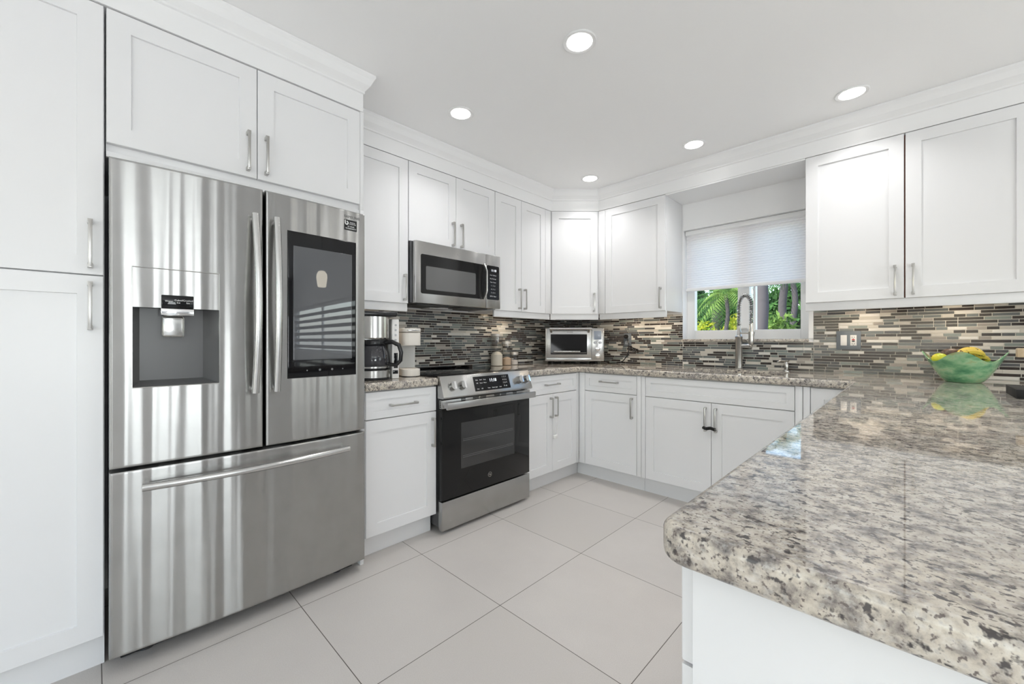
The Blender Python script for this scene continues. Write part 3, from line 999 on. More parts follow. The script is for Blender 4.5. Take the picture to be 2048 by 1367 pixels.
# door handles: bowed flat bars
def vhandle(yc, lean):
    bm = BM()
    pts = []
    n_ = 20
    for i in range(n_ + 1):
        t_ = i / n_
        z = 0.915 + 0.71 * t_
        bow = 0.028 + 0.034 * math.sin(PI * t_)
        pts.append((fx(yc) + bow, yc + lean * math.sin(PI * t_), z))
    tube(bm, pts, 0.0125, 14, flat=(1.05, 0.95))
    for z in (0.93, 1.61):
        tube(bm, [(fx(yc) - 0.002, yc, z), (fx(yc) + 0.032, yc, z)], 0.009, 10)
    return bm
obj('door_handle', vhandle(-3.003, 0.004), M['steel_handle'], dl)
obj('door_handle', vhandle(-2.926, -0.002), M['steel_handle'], dr)
bm = BM()
pts = []
for i in range(25):
    t_ = i / 24
    y = -3.335 + 0.715 * t_
    pts.append((fx(y) + 0.026 + 0.022 * math.sin(PI * t_), y, 0.620))
tube(bm, pts, 0.0135, 14)
for y in (-3.325, -2.632):
    tube(bm, [(fx(y) - 0.002, y, 0.62), (fx(y) + 0.03, y, 0.62)], 0.010, 10)
obj('drawer_handle', bm, M['steel_handle'], fz)
# touch screen
sc = obj('touch_screen', curved_panel(-2.879, -2.572, 0.960, 1.590, xb=0.69, off=0.0035, r=0.004, ny=8), M['black_glass'], dr)
sc['label'] = 'tall black glass touch screen'
obj('screen_display', curved_panel(-2.856, -2.594, 1.038, 1.528, xb=0.70, off=0.0042, r=0.001, ny=8), M['display'], sc)
for y, r_ in ((-2.80, .003), (-2.745, .005), (-2.69, .005), (-2.64, .003)):
    bm = BM(); cyl(bm, (fx(y) + 0.0034, y, 0.992), (fx(y) + 0.0042, y, 0.992), r_, 12)
    obj('screen_button', bm, M['grey_ink'], sc)
text('brand_lettering', 'SAMSUNG', 0.017, M['grey_ink'], dr, (fx(-2.592) + 0.0008, -2.592, 1.706), (PI / 2, 0, PI / 2 + 0.072))
yc = -2.600
bm = BM(); box(bm, -0.001, 0.0006, -0.031, 0.031, -0.0245, 0.0245)
stk = obj('energy_sticker', bm, M['black_plastic'], dr, False, loc=(fx(yc) + 0.0008, yc, 1.667), rot=(0, 0, 0.062))
stk['label'] = 'small black warranty sticker'
bm = BM()
ring_o, ring_i = [], []
for k in range(21):
    a = PI * 0.75 + 2 * PI * 0.86 * k / 20
    ring_o.append(bm.verts.new((0.0012, -0.020 + 0.0095 * math.cos(a), 0.009 + 0.0095 * math.sin(a))))
    ring_i.append(bm.verts.new((0.0012, -0.020 + 0.0042 * math.cos(a), 0.009 + 0.0042 * math.sin(a))))
for k in range(20):
    bm.faces.new([ring_o[k], ring_o[k + 1], ring_i[k + 1], ring_i[k]])
quad(bm, [(0.0012, -0.0295, 0.009), (0.0012, -0.0245, 0.009), (0.0012, -0.0245, 0.0215), (0.0012, -0.0295, 0.0215)])
obj('sticker_emblem', bm, M['white_ink'], stk, False, recalc=False)
text('sticker_lettering', 'DIGITAL\nINVERTER', 0.0075, M['white_ink'], stk, (0.0008, 0.0095, 0.009), FR)
text('sticker_lettering', '10 YEAR\nWARRANTY', 0.0095, M['white_ink'], stk, (0.0008, 0.001, -0.0115), FR)

# ------------------------------------------------------------------ range
rg = thing('range_oven', 'stainless slide-in electric range with black glass oven door', 'stove', (0, 0, 0))
Y0, Y1 = -2.052, -1.302
bm = BM()
box(bm, 0.03, 0.640, Y0 + 0.003, Y1 - 0.003, 0.035, 0.893, 0.002)
for yy in (Y0 + 0.06, Y1 - 0.06):
    for xx in (0.10, 0.60):
        cyl(bm, (xx, yy, 0), (xx, yy, 0.036), 0.016, 12)
obj('body', bm, M['steel_dark'], rg)
bm = BM(); box(bm, 0.008, 0.655, Y0 - 0.004, Y1 + 0.004, 0.9075, 0.916, 0.0025); box(bm, 0.03, 0.65, Y0 + 0.002, Y1 - 0.002, 0.893, 0.9075)
ck = obj('cooktop', bm, M['black_glass'], rg)
ck['label'] = 'flat black glass cooktop'
bm = BM(); box(bm, 0.010, 0.045, Y0 + 0.02, Y1 - 0.02, 0.9165, 0.926, 0.003)
obj('rear_vent', bm, M['black_plastic'], ck)
for (xx, yy, r_) in ((0.20, -1.86, 0.085), (0.20, -1.50, 0.07), (0.47, -1.86, 0.11), (0.47, -1.50, 0.11), (0.33, -1.68, 0.05)):
    bm = BM()
    for k in range(40):
        a, c = 2 * PI * k / 40, 2 * PI * (k + 1) / 40
        quad(bm, [(xx + r_ * math.cos(a), yy + r_ * math.sin(a), 0.9163), (xx + r_ * math.cos(c), yy + r_ * math.sin(c), 0.9163), (xx + (r_ - .002) * math.cos(c), yy + (r_ - .002) * math.sin(c), 0.9163), (xx + (r_ - .002) * math.cos(a), yy + (r_ - .002) * math.sin(a), 0.9163)])
    obj('burner_ring', bm, M['grey_ink'], ck, False)
# slanted control panel: section in x-z extruded along y
def extr(sec, ya, yb, bev=0.0):
    bm = BM()
    t_ = bmesh.new()
    A_ = [t_.verts.new((x, ya, z)) for x, z in sec]; C_ = [t_.verts.new((x, yb, z)) for x, z in sec]
    n = len(sec)
    for i in range(n):
        t_.faces.new([A_[i], A_[(i + 1) % n], C_[(i + 1) % n], C_[i]])
    t_.faces.new(A_[::-1]); t_.faces.new(C_)
    bmesh.ops.recalc_face_normals(t_, faces=t_.faces[:])
    if bev: bmesh.ops.bevel(t_, geom=t_.edges[:], offset=bev, segments=2, affect='EDGES', profile=0.5)
    merge(bm, t_)
    return bm
cp = obj('control_panel', extr([(0.641, 0.916), (0.664, 0.914), (0.703, 0.795), (0.700, 0.785), (0.641, 0.785)], Y0 - 0.006, Y1 + 0.006, 0.003), M['steel'], rg)
# slope frame : centre of slanted face
P0 = Vector((0.664, 0, 0.914)); P1 = Vector((0.703, 0, 0.795))
sl = (P1 - P0).normalized(); nrm = Vector((-sl.z, 0, sl.x)); nrm = nrm if nrm.x > 0 else -nrm
ang = math.atan2(-sl.x, -sl.z)   # tilt
def onp(y, s, off=0.0):      # s metres down the slope
    p = P0 + sl * s + nrm * off
    return Vector((p.x, y, p.z))
def slope_box(bm, ya, yb, s0, s1, o0, o1):
    c = [onp(y, s, o) for o in (o0, o1) for (y, s) in ((ya, s0), (yb, s0), (yb, s1), (ya, s1))]
    v = [bm.verts.new(p) for p in c]
    for f in ((0, 1, 2, 3), (4, 5, 6, 7), (0, 1, 5, 4), (1, 2, 6, 5), (2, 3, 7, 6), (3, 0, 4, 7)):
        bm.faces.new([v[i] for i in f])
bm = BM(); slope_box(bm, -1.815, -1.508, 0.018, 0.110, 0.0002, 0.0015)
gp = obj('clock_panel', bm, M['black_glass'], cp, False)
FRS = (PI / 2 - math.atan2(sl.x, -sl.z), 0, PI / 2)
text('clock_digits', '11:18', 0.028, M['led'], gp, onp(-1.655, 0.048, 0.0018), FRS, 0.0002)
for r_, row in enumerate(('1  2  3', '4  5  6', '7  8  9', '0  ok')):
    text('panel_lettering', row, 0.0135, M['white_ink'], gp, onp(-1.552, 0.032 + r_ * 0.020, 0.0018), FRS, 0.0002)
for y, s, tx in ((-1.790, 0.040, 'Bake'), (-1.757, 0.040, 'Broil'), (-1.725, 0.040, 'Keep'), (-1.790, 0.060, 'Self'), (-1.757, 0.060, 'Steam'), (-1.725, 0.060, 'Warm'), (-1.790, 0.096, 'Start'), (-1.757, 0.096, 'Off'), (-1.70, 0.096, 'Timer'), (-1.650, 0.096, 'Clock | Light'), (-1.60, 0.096, 'Lock')):
    text('panel_lettering', tx, 0.0095, M['white_ink'], gp, onp(y, s, 0.0018), FRS, 0.0002)
for y in (-1.985, -1.910, -1.412, -1.345):
    bm = BM()
    p = onp(y, 0.064, 0)
    tube(bm, [p, p + nrm * 0.004], 0.029, 24)
    tube(bm, [p + nrm * 0.004, p + nrm * 0.010, p + nrm * 0.026], [0.025, 0.024, 0.021], 24)
    k = obj('knob', bm, M['steel_plain'], cp)
    bm = BM()
    q = p + nrm * 0.026
    for (ya_, yb_) in ((y - 0.0065, y + 0.0065),):
        c = [q + sl * s + nrm * o + Vector((0, dy, 0)) for o in (0, 0.012) for (dy, s) in ((-0.0065, -0.022), (0.0065, -0.022), (0.0065, 0.022), (-0.0065, 0.022))]
        v = [bm.verts.new(x) for x in c]
        for f in ((0, 1, 2, 3), (4, 5, 6, 7), (0, 1, 5, 4), (1, 2, 6, 5), (2, 3, 7, 6), (3, 0, 4, 7)):
            bm.faces.new([v[i] for i in f])
    obj('knob_grip', bm, M['chrome'], k, False)
# oven door
bm = BM()
box(bm, 0.642, 0.680, Y0, Y1, 0.196, 0.776, 0.003)
od = obj('oven_door', bm, M['oven_glass'], rg)
bm = BM(); box(bm, 0.650, 0.6835, Y0 - 0.001, Y1 + 0.001, 0.728, 0.777, 0.002)
tb = obj('door_top_band', bm, M['steel'], od)
bm = BM()
for c_, w_ in ((-1.90, 0.035), (-1.80, 0.05), (-1.74, 0.05), (-1.62, 0.05), (-1.56, 0.05), (-1.455, 0.035)):
    for zz in (0.7695, 0.7610):
        box(bm, 0.6836, 0.6842, c_ - w_ / 2, c_ + w_ / 2, zz, zz + 0.0055)
for zz in (0.735, 0.745, 0.755, 0.765):
    box(bm, 0.660, 0.668, Y0 - 0.0022, Y0 - 0.0012, zz, zz + 0.006)
obj('vent_slots', bm, M['black_matte'], tb, False)
bm = BM(); box(bm, 0.6802, 0.6812, -1.914, -1.455, 0.356, 0.630, 0.0)
ow = obj('oven_window', bm, M['oven_window'], od, False)
bm = BM()
for zz in (0.42, 0.52):
    for i in range(2):
        tube(bm, [(0.6815, -1.90, zz + 0.01 * i), (0.6815, -1.47, zz + 0.01 * i)], 0.0008, 5)
obj('oven_racks', bm, M['grey_ink'], ow)
bm = BM()
box(bm, 0.722, 0.738, Y0 - 0.004, Y1 + 0.004, 0.727, 0.768, 0.004)
for yy in (Y0 + 0.005, Y1 - 0.029):
    box(bm, 0.683, 0.724, yy, yy + 0.024, 0.732, 0.764, 0.003)
obj('oven_handle', bm, M['steel'], od)
def emblem(parent, loc, r_, rot):
    bm = BM()
    for k in range(28):
        a, c = 2 * PI * k / 28, 2 * PI * (k + 1) / 28
        quad(bm, [(r_ * math.cos(a), r_ * math.sin(a), 0), (r_ * math.cos(c), r_ * math.sin(c), 0), ((r_ * .86) * math.cos(c), (r_ * .86) * math.sin(c), 0), ((r_ * .86) * math.cos(a), (r_ * .86) * math.sin(a), 0)])
    o = obj('round_emblem', bm, M['nickel'], parent, False, loc=loc, rot=rot)
    text('emblem_lettering', 'GE', r_ * 1.05, M['nickel'], o, (0, 0, 0.0002), (0, 0, 0))
emblem(od, (0.6812, -1.680, 0.268), 0.016, FR)
bm = BM(); box(bm, 0.642, 0.681, Y0, Y1, 0.022, 0.188, 0.003)
obj('storage_drawer', bm, M['steel'], rg)

# ------------------------------------------------------------------ microwave
mw = thing('microwave_oven', 'stainless over-the-range microwave hanging below the short cabinet', 'microwave', (0, 0, 0))
bm = BM(); box(bm, 0.010, 0.345, -2.052, -1.309, 1.362, 1.7545, 0.002)
obj('body', bm, M['steel_dark'], mw)
bm = BM()
for i in range(2):
    yy = -1.98 + i * 0.36
    box(bm, 0.06, 0.30, yy, yy + 0.26, 1.356, 1.3615)
obj('grease_filter', bm, M['steel_dark'], mw)
bm = BM(); box(bm, 0.04, 0.16, -1.78, -1.58, 1.352, 1.3615, 0.002)
obj('light_cover', bm, M['white_plastic'], mw)
bm = BM()
box(bm, 0.346, 0.385, -2.043, -1.448, 1.360, 1.7545, 0.004)
md = obj('door', bm, M['steel'], mw)
bm = BM(); box(bm, 0.346, 0.385, -1.446, -1.302, 1.360, 1.7545, 0.004)
mp = obj('control_section', bm, M['steel'], mw)
def rpanel(x, ya, yb, za, zb, r_, th=0.0012):
    bm = BM()
    pl = rounded([(ya, za), (yb, za), (yb, zb), (ya, zb)], [r_] * 4, 4)
    f_ = [bm.verts.new((x + th, y, z)) for y, z in pl]; g_ = [bm.verts.new((x - 0.0002, y, z)) for y, z in pl]
    bm.faces.new(f_)
    for i in range(len(f_)):
        bm.faces.new([f_[i], f_[(i + 1) % len(f_)], g_[(i + 1) % len(f_)], g_[i]])
    return bm
mg = obj('door_glass', rpanel(0.385, -2.003, -1.452, 1.422, 1.673, 0.012), M['oven_glass'], md, False)
obj('window_screen', rpanel(0.3862, -1.965, -1.548, 1.449, 1.600, 0.008, 0.0008), M['mesh_window'], mg, False)
mk = obj('keypad', rpanel(0.385, -1.440, -1.316, 1.424, 1.675, 0.010), M['black_glass'], mp, False)
text('clock_digits', '11:18', 0.024, M['led'], mk, (0.3864, -1.372, 1.640), FR, 0.0002)
for k, row in enumerate(('Cook  Defrost', 'Pop  Beverage', 'Timer  Power', '1   2   3', '4   5   6', '7   8   9', 'Off  0  Start')):
    text('panel_lettering', row, 0.013 if k > 2 else 0.0105, M['white_ink'], mk, (0.3864, -1.378, 1.605 - k * 0.026), FR, 0.0002)
bm = BM()
pts = [(0.390 + 0.028 * min(1, math.sin(PI * i / 14) * 1.6), -1.474, 1.424 + 0.249 * i / 14) for i in range(15)]
tube(bm, pts, 0.010, 12, flat=(0.6, 1.5))
obj('door_handle', bm, M['steel_bright'], md)
emblem(md, (0.3854, -1.700, 1.713), 0.014, FR)

# ------------------------------------------------------------------ counter appliances
# toaster oven in the corner; local front faces -y
to = thing('toaster_oven', 'stainless countertop toaster oven standing in the corner of the granite counter', 'toaster oven', (0.421, -0.397, CT), 0.7743)
w2_ = 0.2685
bm = BM()
box(bm, -0.252, 0.252, 0.010, 0.285, 0.026, 0.322, 0.012)
for sx_ in (-1, 1):
    for yy in (0.06, 0.25):
        ft = BM(); cyl(ft, (sx_ * 0.20, yy, 0.0), (sx_ * 0.20, yy, 0.0258), 0.020, 14); obj('foot', ft, M['black_matte'], to)
obj('body', bm, M['steel_plain'], to)
bm = BM(); box(bm, -w2_, w2_, -0.004, 0.012, 0.026, 0.330, 0.007, 3)
fp = obj('front_frame', bm, M['steel_plain'], to)
bm = BM(); box(bm, -w2_ + 0.012, 0.148, -0.016, -0.0042, 0.062, 0.318, 0.004)
td = obj('oven_door', bm, M['steel_plain'], to)
bm = BM(); box(bm, -0.221, 0.108, -0.0175, -0.0155, 0.090, 0.272, 0.0)
tg = obj('door_window', bm, M['oven_glass'], td, False)
bm = BM()
tube(bm, [(-0.195, -0.019, 0.115), (0.045, -0.019, 0.115)], 0.008, 10)
tube(bm, [(-0.21, -0.019, 0.104), (0.10, -0.019, 0.104)], 0.002, 8)
obj('wire_rack', bm, M['steel_plain'], tg)
bm = BM()
tube(bm, [(-0.235, -0.048, 0.322), (0.143, -0.048, 0.322)], 0.012, 16)
for xx in (-0.215, 0.122):
    tube(bm, [(xx, -0.012, 0.296), (xx, -0.048, 0.322)], 0.013, 12)
obj('door_handle', bm, M['steel_bright'], td)
text('brand_lettering', 'Breville', 0.018, M['grey_ink'], td, (-0.045, -0.0168, 0.292), (PI / 2, 0, 0), 0.0004)
bm = BM(); box(bm, -w2_ + 0.012, 0.148, -0.010, -0.0042, 0.036, 0.058, 0.002)
obj('crumb_tray', bm, M['steel_plain'], to)
bm = BM(); box(bm, 0.152, w2_ - 0.006, -0.009, -0.0042, 0.040, 0.318, 0.004)
kp = obj('control_strip', bm, M['steel_plain'], fp)
bm = BM(); box(bm, 0.172, 0.238, -0.0110, -0.0088, 0.225, 0.302, 0.001)
lcd = obj('lcd_screen', bm, mat('grey_lcd', (0.25, 0.29, 0.36), 0.2), kp)
for (kx, kz, r_) in ((0.181, 0.196, 0.012), (0.229, 0.196, 0.012), (0.206, 0.143, 0.022), (0.206, 0.078, 0.022)):
    bm = BM(); tube(bm, [(kx, -0.0095, kz), (kx, -0.020, kz), (kx, -0.022, kz)], [r_, r_, r_ * 0.88], 24)
    obj('knob', bm, M['chrome'], kp)

# jars
def jar(x, y, r_, h, fill, fm, lab, lidh=0.022):
    t = thing('glass_jar', lab, 'jar', (x, y, CT))
    bm = BM(); lathe(bm, [(0, 0.0005), (r_ * 0.96, 0.0005), (r_, 0.006), (r_, h - lidh - 0.002), (r_ * 0.93, h - lidh)], seg=28)
    obj('glass_body', bm, M['jar_glass'], t)
    bm = BM(); lathe(bm, [(0, 0.004), (r_ - 0.004, 0.004), (r_ - 0.004, fill * 0.82), (r_ * 0.5, fill), (0, fill * 1.06)], seg=24)
    obj('contents', bm, fm, t)
    bm = BM(); lathe(bm, [(0, h - lidh), (r_ * 0.98, h - lidh), (r_ * 0.99, h - 0.002), (r_ * 0.95, h), (0, h)], seg=28)
    obj('lid', bm, M['lid'], t)
jar(0.085, -1.055, 0.053, 0.272, 0.118, M['flour'], 'tallest glass jar, half full of white flour, behind the stove')
jar(0.088, -0.938, 0.044, 0.208, 0.070, M['sugar'], 'middle-height glass jar of tan sugar between two other jars')
jar(0.085, -0.842, 0.038, 0.112, 0.045, M['salt'], 'smallest glass jar, short and wide, nearest the toaster oven')

# drip coffee maker ; local front faces -y
cm = thing('coffee_maker', 'steel and black drip coffee maker with glass carafe beside the fridge', 'coffee maker', (0.54, -2.375, CT), PI / 2 - 0.22)
bm = BM()
lathe(bm, [(0, 0.0), (0.093, 0.0), (0.095, 0.008), (0.095, 0.014)], cx=-0.01, cy=0.065, seg=32)
box(bm, -0.10, 0.10, 0.10, 0.24, 0.001, 0.014, 0.003)
obj('foot', bm, M['black_plastic'], cm)
bm = BM(); lathe(bm, [(0.094, 0.0145), (0.094, 0.052), (0.090, 0.055), (0, 0.055)], cx=-0.01, cy=0.065, seg=32)
obj('warming_base', bm, M['steel_bright'], cm)
bm = BM(); box(bm, -0.10, 0.10, 0.135, 0.24, 0.0145, 0.345, 0.006)
obj('water_tank', bm, M['steel_plain'], cm)
bm = BM(); lathe(bm, [(0, 0.225), (0.088, 0.225), (0.092, 0.230), (0.092, 0.345), (0, 0.345)], cx=-0.01, cy=0.075, seg=32); obj('brew_head', bm, M['steel_bright'], cm)
bm = BM(); box(bm, -0.104, 0.104, -0.015, 0.245, 0.3455, 0.374, 0.010, 3)
obj('lid', bm, M['black_plastic'], cm)
bm = BM(); box(bm, 0.088, 0.128, 0.035, 0.130, 0.001, 0.335, 0.004)
cs = obj('control_strip', bm, M['white_plastic'], cm)
bm = BM(); box(bm, 0.098, 0.120, 0.0335, 0.0352, 0.060, 0.145, 0.0005); box(bm, 0.092, 0.122, 0.0335, 0.0352, 0.028, 0.048, 0.0005)
obj('control_display', bm, M['black_glass'], cs)
bm = BM()
for k in range(5):
    cyl(bm, (0.108, 0.036, 0.19 + k * 0.028), (0.108, 0.033, 0.19 + k * 0.028), 0.006, 14)
obj('control_buttons', bm, M['steel_plain'], cs)
cf = BM(); lathe(cf, [(0.0, 0.0565), (0.070, 0.0565), (0.084, 0.075), (0.086, 0.11), (0.080, 0.155), (0.066, 0.185), (0.062, 0.192)], cx=-0.01, cy=0.065, seg=32)
ca = obj('carafe', cf, mat('dark_tinted_glass', (0.03, 0.03, 0.035), 0.03, coat=0.5), cm)
bm = BM(); lathe(bm, [(0.060, 0.1925), (0.072, 0.1925), (0.074, 0.205), (0.070, 0.218), (0, 0.221)], cx=-0.01, cy=0.065, seg=32); obj('carafe_lid', bm, M['black_plastic'], ca)
bm = BM(); lathe(bm, [(0.0855, 0.066), (0.0885, 0.066), (0.0885, 0.074), (0.0855, 0.074)], cx=-0.01, cy=0.065, seg=32); obj('carafe_band', bm, M['steel_bright'], ca)
bm = BM()
tube(bm, [(0.045, 0.02, 0.205), (0.078, -0.005, 0.208), (0.108, -0.025, 0.190), (0.118, -0.033, 0.150), (0.115, -0.03, 0.105), (0.095, -0.018, 0.080), (0.058, 0.008, 0.085)], [0.011, 0.012, 0.012, 0.011, 0.011, 0.011, 0.010], 12)
obj('carafe_handle', bm, M['black_plastic'], ca)

# single serve machine
km = thing('single_serve_brewer', 'slim cream single-serve coffee brewer beside the stove', 'coffee maker', (0.50, -2.130, CT), PI / 2 - 0.25)
kw_ = 0.056
bm = BM()
pl = rounded([(-kw_, 0.0), (kw_, 0.0), (kw_, 0.27), (-kw_, 0.27)], [0.050, 0.050, 0.012, 0.012], 8)
prism(bm, pl, 0.004, 0.046, 0.003)
obj('base', bm, M['cream'], km)
bm = BM(); prism(bm, rounded([(-kw_ + .004, 0.004), (kw_ - .004, 0.004), (kw_ - .004, 0.26), (-kw_ + .004, 0.26)], [0.045, 0.045, 0.01, 0.01], 6), 0.0, 0.004)
obj('foot', bm, M['black_plastic'], km)
bm = BM(); box(bm, -kw_, kw_, 0.135, 0.27, 0.0465, 0.185, 0.004)
obj('column', bm, M['cream'], km)
bm = BM(); box(bm, -kw_ + 0.003, kw_ - 0.003, 0.1335, 0.1349, 0.048, 0.184, 0.0)
obj('cup_bay_panel', bm, M['cream_dark'], km)
bm = BM(); prism(bm, rounded([(-kw_, 0.0), (kw_, 0.0), (kw_, 0.27), (-kw_, 0.27)], [0.040, 0.040, 0.012, 0.012], 8), 0.1855, 0.262, 0.003)
obj('brew_head', bm, M['cream'], km)
bm = BM(); prism(bm, rounded([(-kw_ - .001, -0.002), (kw_ + .001, -0.002), (kw_ + .001, 0.22), (-kw_ - .001, 0.22)], [0.040, 0.040, 0.012, 0.012], 8), 0.265, 0.288, 0.005)
kl = obj('lid', bm, M['cream'], km)
bm = BM(); box(bm, -0.035, 0.035, -0.010, 0.0, 0.272, 0.280, 0.002); obj('lid_handle', bm, M['steel_bright'], kl)

# ------------------------------------------------------------------ faucet and soap pump
fa = thing('kitchen_faucet', 'brushed nickel spring pull-down faucet behind the sink', 'faucet', (1.683, -0.072, CT))
bm = BM()
lathe(bm, [(0, 0.0), (0.030, 0.0), (0.031, 0.006), (0.024, 0.010), (0.0235, 0.235), (0.0255, 0.238), (0.0255, 0.246), (0.021, 0.249), (0.0165, 0.255), (0.0150, 0.285), (0.0125, 0.29), (0.0125, 0.325), (0, 0.325)], seg=28)
obj('post', bm, M['nickel'], fa)
SX, SY = 0.100, -0.070           # spout offset
def arch(t_):
    # from post top up, round and down to spray head
    L1_, R_2, L2_ = 0.14, 0.061, 0.15
    dx = Vector((SX, SY, 0)); rad = dx.length / 2; e = dx.normalized()
    tot = L1_ + PI * rad + L2_
    s = t_ * tot
    if s < L1_: return Vector((0, 0, 0.325 + s))
    if s < L1_ + PI * rad:
        a = (s - L1_) / rad
        return e * (rad - rad * math.cos(a)) + Vector((0, 0, 0.325 + L1_ + rad * math.sin(a) * 1.35))
    return dx + Vector((0, 0, 0.325 + L1_ - (s - L1_ - PI * rad)))
bm = BM(); tube(bm, [arch(i / 50) for i in range(51)], 0.0075, 10); obj('hose', bm, M['steel_dark'], fa)
bm = BM()
turns = 40
pts = []
for i in range(turns * 12 + 1):
    t_ = i / (turns * 12)
    c = arch(t_ * 0.97); d_ = (arch(min(1, t_ * 0.97 + 0.01)) - arch(max(0, t_ * 0.97 - 0.01))).normalized()
    sd_ = Vector((-SY, SX, 0)).normalized(); b2 = d_.cross(sd_).normalized()
    a = 2 * PI * turns * t_
    pts.append(c + (sd_ * math.cos(a) + b2 * math.sin(a)) * 0.0135)
tube(bm, pts, 0.0023, 5)
obj('spring_coil', bm, M['steel_bright'], fa)
bm = BM()
lathe(bm, [(0, 0.335), (0.0135, 0.335), (0.0135, 0.300), (0.017, 0.285), (0.018, 0.215), (0.0165, 0.195), (0.013, 0.185), (0, 0.185)], cx=SX, cy=SY, seg=24)
obj('spray_head', bm, M['nickel'], fa)
bm = BM(); tube(bm, [(0, 0, 0.270), (SX, SY, 0.270)], 0.006, 10); lathe(bm, [(0.0185, 0.262), (0.0215, 0.262), (0.0215, 0.278), (0.0185, 0.278)], cx=SX, cy=SY, seg=20); obj('docking_arm', bm, M['nickel'], fa)
bm = BM()
tube(bm, [(0.018, 0, 0.175), (0.055, -0.004, 0.175), (0.085, -0.006, 0.175), (0.088, -0.006, 0.175)], [0.0165, 0.0165, 0.021, 0.016], 20)
fh = obj('valve_body', bm, M['nickel'], fa)
bm = BM(); tube(bm, [(0.078, -0.006, 0.19), (0.098, -0.006, 0.245), (0.108, -0.006, 0.29)], [0.006, 0.005, 0.004], 10); obj('lever_handle', bm, M['nickel'], fh)
sp = thing('soap_dispenser', 'small flared brushed metal soap pump right of the faucet', 'soap dispenser', (1.982, -0.066, CT))
bm = BM(); lathe(bm, [(0, 0), (0.021, 0), (0.021, 0.005), (0.013, 0.012), (0.0145, 0.03), (0.016, 0.045), (0.0105, 0.056), (0.0095, 0.066), (0.0185, 0.076), (0.018, 0.078), (0, 0.078)], seg=22); obj('pump_body', bm, M['nickel'], sp)
bm = BM(); tube(bm, [(0, 0, 0.070), (-0.03, -0.035, 0.073), (-0.045, -0.05, 0.066)], [0.006, 0.005, 0.004], 10); obj('spout', bm, M['nickel'], sp)

# ------------------------------------------------------------------ outlets
def plate(name, lab, x0, x1, z0, z1):
    t = thing(name, lab, 'outlet' if name != 'switch_plate' else 'switch', ((x0 + x1) / 2, -0.0066, (z0 + z1) / 2))
    bm = BM(); box(bm, -(x1 - x0) / 2, (x1 - x0) / 2, -0.006, 0.0, -(z1 - z0) / 2, (z1 - z0) / 2, 0.0015)
    obj('cover_plate', bm, M['grey_plate'], t)
    return t
t = plate('switch_plate', 'grey double wall plate with a white rocker switch and a red-buttoned outlet', 2.252, 2.376, 1.063, 1.184)
bm = BM(); box(bm, -0.040, -0.008, -0.0085, -0.006, -0.034, 0.034, 0.001); obj('rocker_switch', bm, M['white_plastic'], t)
bm = BM(); box(bm, 0.009, 0.041, -0.0085, -0.006, -0.034, 0.034, 0.001); gf = obj('gfci_outlet', bm, M['white_plastic'], t)
bm = BM(); box(bm, 0.018, 0.032, -0.0100, -0.0085, 0.001, 0.008, 0.0005); obj('reset_button', bm, M['red_button'], gf)
bm = BM(); box(bm, 0.018, 0.032, -0.0100, -0.0085, -0.009, -0.002, 0.0005); obj('test_button', bm, M['black_plastic'], gf)
bm = BM()
for zz in (0.020, -0.022):
    for xx in (0.019, 0.030):
        box(bm, xx - 0.001, xx + 0.001, -0.0088, -0.0084, zz - 0.004, zz + 0.004)
    box(bm, 0.023, 0.027, -0.0088, -0.0084, zz - 0.010, zz - 0.007)
obj('outlet_slots', bm, M['black_matte'], gf, False)
t = plate('wall_outlet', 'grey wall outlet with a black plug in it right of the toaster oven', 0.697, 0.772, 1.072, 1.190)
bm = BM(); box(bm, -0.017, 0.017, -0.008, -0.006, -0.045, -0.010, 0.006); box(bm, -0.017, 0.017, -0.008, -0.006, 0.010, 0.045, 0.006); ou = obj('receptacle', bm, mat('grey_receptacle', (0.32, 0.34, 0.36), 0.4), t)
bm = BM()
for xx in (-0.006, 0.006): box(bm, xx - 0.001, xx + 0.001, -0.0084, -0.008, -0.030, -0.021)
obj('outlet_slots', bm, M['black_matte'], ou, False)
pc = thing('power_cord', 'black power cord running from the wall outlet down behind the toaster oven', 'cord', (0, 0, 0))
bm = BM(); tube(bm, [(0.728, -0.0145, 1.158), (0.728, -0.034, 1.158), (0.732, -0.044, 1.154)], [0.019, 0.018, 0.009], 16); obj('plug', bm, M['black_plastic'], pc)
bm = BM(); tube(bm, [(0.732, -0.042, 1.154), (0.755, -0.050, 1.135), (0.770, -0.050, 1.09), (0.772, -0.05, 1.04), (0.760, -0.06, 0.985), (0.725, -0.075, 0.935), (0.68, -0.09, 0.916), (0.60, -0.10, 0.912), (0.56, -0.085, 0.918), (0.535, -0.095, 0.935)], 0.0042, 8); obj('cable', bm, M['black_plastic'], pc)
bm = BM()
rnd = random.Random(2)
for k in range(5):
    c = Vector((0.79 + k * 0.016, -0.045, 1.045 - k * 0.004)); n_ = 10
    tube(bm, [c + Vector((0.012 * math.cos(2 * PI * i / n_), 0.010 * math.sin(2 * PI * i / n_ + k), 0.016 * math.sin(2 * PI * i / n_))) for i in range(n_ + 1)], 0.0035, 6)
obj('cable_bundle', bm, M['black_plastic'], pc)

